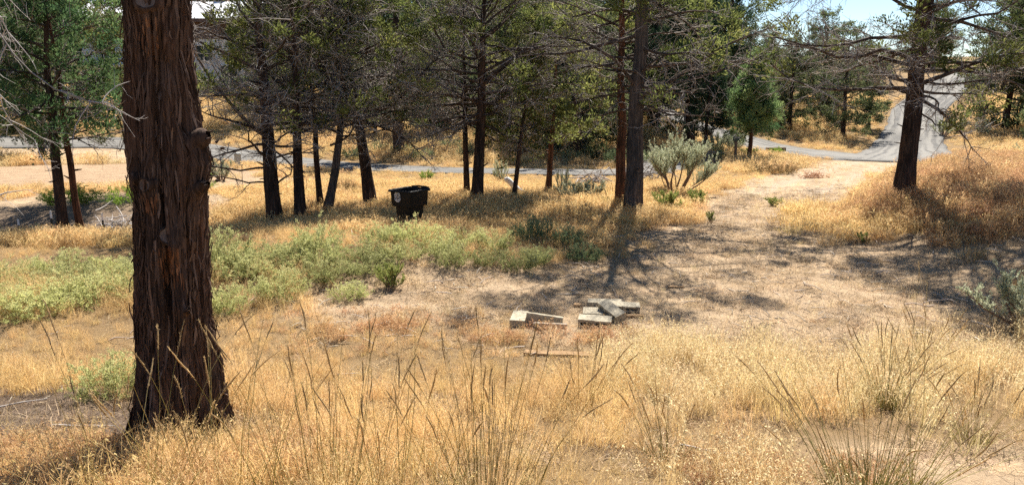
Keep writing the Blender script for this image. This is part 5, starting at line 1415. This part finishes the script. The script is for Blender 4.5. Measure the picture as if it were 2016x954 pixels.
# ------------------------------------------------------------------ grass and litter
def tuft(seed, n, h, spread, lean, w, mat, droop=0.5, heads=4, hlen=0.035, hw=0.008, segs=4, hr=(0.55, 1.1), tint0=0.45):
    rng = np.random.default_rng(seed)
    mb = MB()
    az = rng.uniform(0, 6.28, n); q = np.sqrt(rng.random(n))
    st = np.column_stack([np.cos(az) * q * spread, np.sin(az) * q * spread, np.full(n, -0.02)])
    a2 = rng.uniform(0, 6.28, n)
    ln = lean * rng.random(n) ** 0.8
    dr = np.column_stack([np.cos(a2) * ln, np.sin(a2) * ln, np.ones(n)])
    L = h * rng.uniform(*hr, n)
    pull = np.column_stack([np.cos(a2) * droop * 0.8, np.sin(a2) * droop * 0.8, -droop * rng.random(n)])
    S = grow(rng, st, dr, L, segs + 1, 0.05, pull)
    side = unit(np.column_stack([-np.sin(a2), np.cos(a2), rng.normal(0, 0.2, n)]) + rng.normal(0, 0.5, (n, 3)))
    ww = w * rng.uniform(0.6, 1.3, n)[:, None] * np.linspace(1, 0.35, segs + 1)[None, :]
    A = S - side[:, None, :] * ww[:, :, None] / 2; B = S + side[:, None, :] * ww[:, :, None] / 2
    V = np.stack([A, B], 2).reshape(-1, 3)
    ix = np.arange(n * (segs + 1) * 2).reshape(n, segs + 1, 2)
    F = np.stack([ix[:, :-1, 0], ix[:, :-1, 1], ix[:, 1:, 1], ix[:, 1:, 0]], -1).reshape(-1, 4)
    mb.add(V, F, 0, np.repeat(np.clip(rng.normal(tint0, 0.2, n), 0, 1), segs))
    if heads:
        pi = np.repeat(np.arange(n), heads)
        c, t = along(S, pi, rng.uniform(0.72, 1.0, len(pi)))
        c = c + rng.normal(0, hw * 1.2, c.shape) + np.array([0, 0, -hlen * 0.3])
        leaves(mb, rng, c, t * 0.8 + np.array([0, 0, -0.6]), 1, 0.006, hlen, hw, 0, np.clip(rng.normal(0.75, 0.2, len(pi)), 0, 1), 0.4, -0.4)
    return mb.mesh('tuft', [M[mat]])

M['duff'] = leaf_mat('duff', (0.10, 0.07, 0.045), (0.22, 0.155, 0.10), (0.40, 0.29, 0.19), 0.15, 0.7, 0.2, True, 0.4)
M['debris'] = leaf_mat('debris', (0.14, 0.105, 0.08), (0.30, 0.245, 0.19), (0.48, 0.42, 0.35), 0.0, 0.7, 0.2, True, 0.4)
PROTO = bpy.data.collections.new('grass_prototypes')
PN = []
def proto(me):
    o = bpy.data.objects.new('tuft_%02d' % len(PN), me); PROTO.objects.link(o); PN.append(o); return len(PN) - 1
def twig_bits(seed):
    rng = np.random.default_rng(seed); mb = MB(); n = 5
    a = rng.uniform(0, 6.28, n); d = np.column_stack([np.cos(a), np.sin(a), rng.uniform(-0.05, 0.15, n)])
    c = np.column_stack([rng.normal(0, 0.12, (n, 2)), np.full(n, 0.01)])
    q = grow(rng, c, d, rng.uniform(0.06, 0.26, n), 4, 0.12); q[:, :, 2] = np.clip(q[:, :, 2], 0.004, 0.04)
    tubes(mb, q, 0.0045 * rng.uniform(0.5, 1.5, (n, 1)) * np.array([[1, 0.9, 0.7, 0.3]]), 4, 0, rng.random(n))
    return mb.mesh('twig_bits', [M['debris']])
K_GOLD = [proto(tuft(400 + k, (56, 48, 60, 40)[k], (0.36, 0.42, 0.30, 0.46)[k], 0.13, (0.45, 0.3, 0.8, 0.4)[k], 0.0042, 'gold', (0.7, 0.4, 1.0, 0.6)[k], (2, 2, 2, 3)[k], 0.026, 0.0055, hr=(0.35, 1.15))) for k in range(4)]
K_STRAW = [proto(tuft(410 + k, 30, 0.42, 0.11, 0.30, 0.0038, 'straw', 0.45, 4, 0.024, 0.0075)) for k in range(3)]
K_RUSS = [proto(tuft(420 + k, 40, 0.20, 0.13, 0.7, 0.004, 'russet', 0.8, 5, 0.030, 0.007)) for k in range(2)]
K_LIT = [proto(tuft(430 + k, 26, 0.17, 0.15, 4.5, 0.0045, 'litter', 0.6, 0, segs=3)) for k in range(3)]
K_TWIG = [proto(twig_bits(470 + k)) for k in range(2)]
K_DUFF = [proto(tuft(435 + k, 30, 0.10, 0.14, 5.0, 0.006, 'duff', 0.5, 0, segs=2)) for k in range(2)]
K_FARG = [proto(tuft(440 + k, 90, 0.42, 0.36, 0.5, 0.010, 'gold', 0.6, 3, 0.06, 0.016, segs=3)) for k in range(3)]
K_FARS = [proto(tuft(450 + k, 70, 0.30, 0.36, 0.7, 0.010, 'straw', 0.6, 2, 0.05, 0.014, segs=3)) for k in range(2)]
K_FARR = [proto(tuft(460 + k, 90, 0.50, 0.34, 0.4, 0.009, 'russet', 0.5, 4, 0.05, 0.013, segs=3)) for k in range(2)]

def scatter_group():
    ng = bpy.data.node_groups.new('scatter', 'GeometryNodeTree')
    ng.interface.new_socket('Geometry', in_out='INPUT', socket_type='NodeSocketGeometry')
    ng.interface.new_socket('Geometry', in_out='OUTPUT', socket_type='NodeSocketGeometry')
    gi = ng.nodes.new('NodeGroupInput'); go = ng.nodes.new('NodeGroupOutput')
    ci = ng.nodes.new('GeometryNodeCollectionInfo')
    ci.inputs['Collection'].default_value = PROTO
    ci.inputs['Separate Children'].default_value = True
    ci.inputs['Reset Children'].default_value = True
    ip = ng.nodes.new('GeometryNodeInstanceOnPoints')
    ip.inputs['Pick Instance'].default_value = True
    def attr(nm, ty):
        a = ng.nodes.new('GeometryNodeInputNamedAttribute'); a.data_type = ty; a.inputs['Name'].default_value = nm
        return [s for s in a.outputs if s.enabled][0]
    L = ng.links
    L.new(gi.outputs[0], ip.inputs['Points']); L.new(ci.outputs[0], ip.inputs['Instance'])
    L.new(attr('pick', 'INT'), ip.inputs['Instance Index'])
    L.new(attr('turn', 'FLOAT_VECTOR'), ip.inputs['Rotation'])
    L.new(attr('size', 'FLOAT_VECTOR'), ip.inputs['Scale'])
    L.new(ip.outputs[0], go.inputs[0])
    return ng
SCATTER = scatter_group()

def scatter(name, label, x, y, pick, size, shade, warm, sink=0.015, tilt=0.12, seed=1):
    n = len(x)
    rng = np.random.default_rng(seed)
    me = bpy.data.meshes.new(name)
    me.vertices.add(n)
    z = H(x, y) - sink
    me.vertices.foreach_set('co', np.column_stack([x, y, z]).astype(np.float32).ravel())
    def put(nm, ty, arr, fld):
        a = me.attributes.new(nm, ty, 'POINT'); a.data.foreach_set(fld, np.asarray(arr).ravel())
    put('pick', 'INT', pick.astype(np.int32), 'value')
    put('turn', 'FLOAT_VECTOR', np.column_stack([rng.normal(0, tilt, n), rng.normal(0, tilt, n), rng.uniform(0, 6.28, n)]).astype(np.float32), 'vector')
    sz = np.column_stack([size, size, size * rng.uniform(0.8, 1.2, n)])
    put('size', 'FLOAT_VECTOR', sz.astype(np.float32), 'vector')
    put('shade', 'FLOAT', np.clip(shade, 0, 1).astype(np.float32), 'value')
    put('warm', 'FLOAT', np.clip(warm, 0, 1).astype(np.float32), 'value')
    me.update()
    o = obj(name, me)
    md = o.modifiers.new('scatter', 'NODES'); md.node_group = SCATTER
    tag(o, label, 'grass', None, 'stuff')
    return o

rg = np.random.default_rng(900)
def field(x0, x1, y0, y1, per_m2, fn):
    n = int((x1 - x0) * (y1 - y0) * per_m2)
    x = rg.uniform(x0, x1, n); y = rg.uniform(y0, y1, n)
    inview = (np.abs(x) < 0.72 * y + 1.2)
    x, y = x[inview], y[inview]
    k = rg.random(len(x)) < fn(x, y)
    k &= road_dist(x, y) > 0.05 + 0.25 * rg.random(len(x))
    return x[k], y[k]
def clumpy(x, y, f=1.4, lo=0.3, hi=0.62):
    return sstep((NZ.fbm(x * f, y * f) - lo) / (hi - lo))
def dens_bare(x, y):
    return 1 - bare(x, y)

# golden cheatgrass, near and middle ground
def f_gold(x, y):
    d = dens_bare(x, y) * (0.25 + 0.75 * clumpy(x, y)) * (0.55 + 0.45 * clumpy(x, y, 0.45))
    d = d * sstep((np.hypot(x + 2.5, y - 5.6) - 0.42) / 0.35)
    right = sstep((x - 0.6) / 1.6) * (y < 9.5)                 # paler, thinner grass takes over on the right
    d = d * (1 - 0.82 * right)
    d = d * (1 - 0.93 * sstep((x - 1.1) / 1.2) * sstep((6.2 - y) / 0.9))
    d = d * (1 - 0.6 * sstep((-1.3 - x) / 0.8) * sstep((5.6 - y) / 0.6))
    return d
x, y = field(-13, 12, 3.4, 14.2, 110, f_gold)
hs = (0.55 + 0.4 * clumpy(x, y, 0.8) + 0.25 * clumpy(x, y, 3.0)) * (1 - 0.52 * sstep((y - 6.3) / 2.2) * sstep((10.8 - y) / 1.5)) * (1 - 0.38 * sstep((y - 10.5) / 1.5)) * (1 - 0.45 * sstep((-4.8 - x) / 1.2) * sstep((y - 11.8) / 1.0))
scatter('dry_grass', 'golden dry cheatgrass covering the near and middle ground', x, y, rg.choice(K_GOLD, len(x)), hs * rg.uniform(0.7, 1.15, len(x)), rg.normal(0.5, 0.22, len(x)) + 1.1 * (NZ2.fbm(x * 0.9, y * 0.9) - 0.47), rg.normal(0.5, 0.2, len(x)), seed=3)
x, y = field(-26, 22, 14.2, 31.0, 34, lambda x, y: dens_bare(x, y) * (0.45 + 0.55 * clumpy(x, y, 0.8)))
bank = sstep((x - np.interp(y, [9, 13, 17.5, 22, 30], [6.2, 7.0, 7.4, 10.0, 15.5])) / 1.2)
isr = rg.random(len(x)) < 0.5 * bank
pk = np.where(isr, rg.choice(K_FARR, len(x)), rg.choice(K_FARG, len(x)))
scatter('dry_grass', 'golden dry grass standing round the trunks up to the gravel road', x, y, pk, rg.uniform(0.55, 0.9, len(x)) * (0.65 + 0.4 * clumpy(x, y, 0.5)) * (0.28 + 0.72 * sstep((road_dist(x, y) - 0.5) / 5.5)), rg.normal(0.5, 0.22, len(x)) + 0.6 * (NZ2.fbm(x * 0.5, y * 0.5) - 0.47), rg.normal(0.5, 0.2, len(x)), seed=4)
# russet grass on the right bank, near part
x, y = field(6, 14, 11.0, 20, 40, lambda x, y: sstep((x - np.interp(y, [9, 13, 17.5, 22], [6.4, 7.3, 7.2, 10.0])) / 1.0) * (0.3 + 0.7 * clumpy(x, y, 0.9)) * sstep((y - 12.0) / 2.5))
scatter('russet_grass', 'reddish dry grass on the bank under the forked juniper', x, y, np.where(rg.random(len(x)) < 0.5, rg.choice(K_FARR, len(x)), rg.choice(K_FARG, len(x))), rg.uniform(0.5, 0.9, len(x)), rg.normal(0.5, 0.25, len(x)), rg.normal(0.4, 0.2, len(x)), seed=5)
# pale straw grass on the right
x, y = field(0.0, 9, 3.4, 9.6, 85, lambda x, y: dens_bare(x, y) * sstep((x - 0.3) / 1.6) * (0.12 + 0.88 * clumpy(x, y, 1.2, 0.32, 0.58)) * (1 - 0.95 * sstep((x - 0.9) / 1.2) * sstep((6.5 - y) / 1.0)) * (1 - 0.6 * sstep((x - 4.2) / 0.8)))
scatter('straw_grass', 'pale feathery straw grass along the right foreground', x, y, rg.choice(K_STRAW, len(x)), rg.uniform(0.6, 1.1, len(x)), rg.normal(0.55, 0.2, len(x)), rg.normal(0.5, 0.2, len(x)), seed=6)
# russet short grass: lower left, in front of the blocks, and a blob standing in for shade
def f_rus(x, y):
    a = sstep((-0.9 - x) / 1.0) * sstep((5.7 - y) / 0.7)
    b = 0.5 * np.exp(-((x - 0.65) / 0.75) ** 2 - ((y - 9.1) / 0.26) ** 2)
    c = np.exp(-((x - 1.6) / 0.55) ** 2 - ((y - 4.6) / 0.35) ** 2) * 0.8  # russet blob that imitates a soft shadow on the grass
    e = np.exp(-((x + 1.5) / 0.9) ** 2 - ((y - 9.3) / 0.5) ** 2) * 0.35
    return np.clip(a + b + c + e, 0, 1) * (0.3 + 0.7 * clumpy(x, y, 2.0))
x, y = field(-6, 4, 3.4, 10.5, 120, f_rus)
scatter('russet_grass', 'short rusty brown grass at the lower left, before the blocks and as a painted shadow patch', x, y, rg.choice(K_RUSS, len(x)), rg.uniform(0.6, 1.15, len(x)), rg.normal(0.5, 0.25, len(x)), rg.normal(0.45, 0.2, len(x)), seed=7)
# matted straw lying on the open ground
x, y = field(-8, 11, 3.4, 22.0, 130, lambda x, y: np.clip(0.25 + bare(x, y) + (np.hypot(x + 2.5, y - 5.6) < 0.9), 0, 1) * (0.25 + 0.75 * clumpy(x, y, 1.7, 0.3, 0.6)) * (1 - 0.5 * sstep((y - 14) / 5)))
scatter('straw_litter', 'matted straw litter lying on the open clearing', x, y, np.where(rg.random(len(x)) < 0.12 + 0.3 * sstep((0.5 - NZ2.fbm(x * 1.1, y * 1.1)) / 0.15) + 0.6 * ((np.hypot(x + 3.9, (y - 5.9) * 1.4) < 1.9) | (np.hypot(x + 2.5, y - 5.6) < 0.9)), rg.choice(K_DUFF, len(x)), rg.choice(K_LIT, len(x))), rg.uniform(0.6, 1.2, len(x)), rg.normal(0.5, 0.3, len(x)), rg.normal(0.5, 0.25, len(x)), 0.0, 0.05, seed=8)
# sparse short tufts standing in the clearing
x, y = field(-4, 17, 9, 34.0, 14, lambda x, y: np.clip(bare(x, y) * clumpy(x, y, 1.1, 0.42, 0.62) * 0.6 + 0.8 * (y > 16) * np.exp(-(line_dist(x, y, TRACKLINE) / 0.32) ** 2) + 0.5 * (y > 18) * np.exp(-((line_dist(x, y, TRACKLINE) - 1.5) / 0.35) ** 2), 0, 1))
scatter('straw_grass', 'short thin tufts sprouting across the bare clearing and track', x, y, rg.choice(K_STRAW + K_RUSS, len(x)), rg.uniform(0.2, 0.5, len(x)), rg.normal(0.5, 0.2, len(x)), rg.normal(0.5, 0.2, len(x)), seed=9)
# hillside beyond the road
x, y = field(-50, 50, 28.0, 66.0, 7.0, lambda x, y: dens_bare(x, y) * (0.35 + 0.65 * clumpy(x, y, 0.35)))
pk = np.where(rg.random(len(x)) < 0.65, rg.choice(K_FARG, len(x)), rg.choice(K_FARS, len(x)))
scatter('hillside_grass', 'golden grass on the hillside beyond the gravel road', x, y, pk, rg.uniform(0.9, 1.5, len(x)) * (0.35 + 0.65 * sstep((road_dist(x, y) - 0.3) / 3.0)), rg.normal(0.5, 0.2, len(x)) + 0.6 * (NZ2.fbm(x * 0.2, y * 0.2) - 0.47), rg.normal(0.5, 0.2, len(x)), seed=10)

x, y = field(-8, 11, 6.5, 24.0, 5, lambda x, y: np.clip(0.2 + bare(x, y), 0, 1))
scatter('ground_debris', 'small dead twigs strewn over the clearing', x, y, rg.choice(K_TWIG, len(x)), rg.uniform(0.6, 1.5, len(x)), rg.normal(0.6, 0.35, len(x)), rg.normal(0.5, 0.25, len(x)), -0.004, 0.03, seed=11)
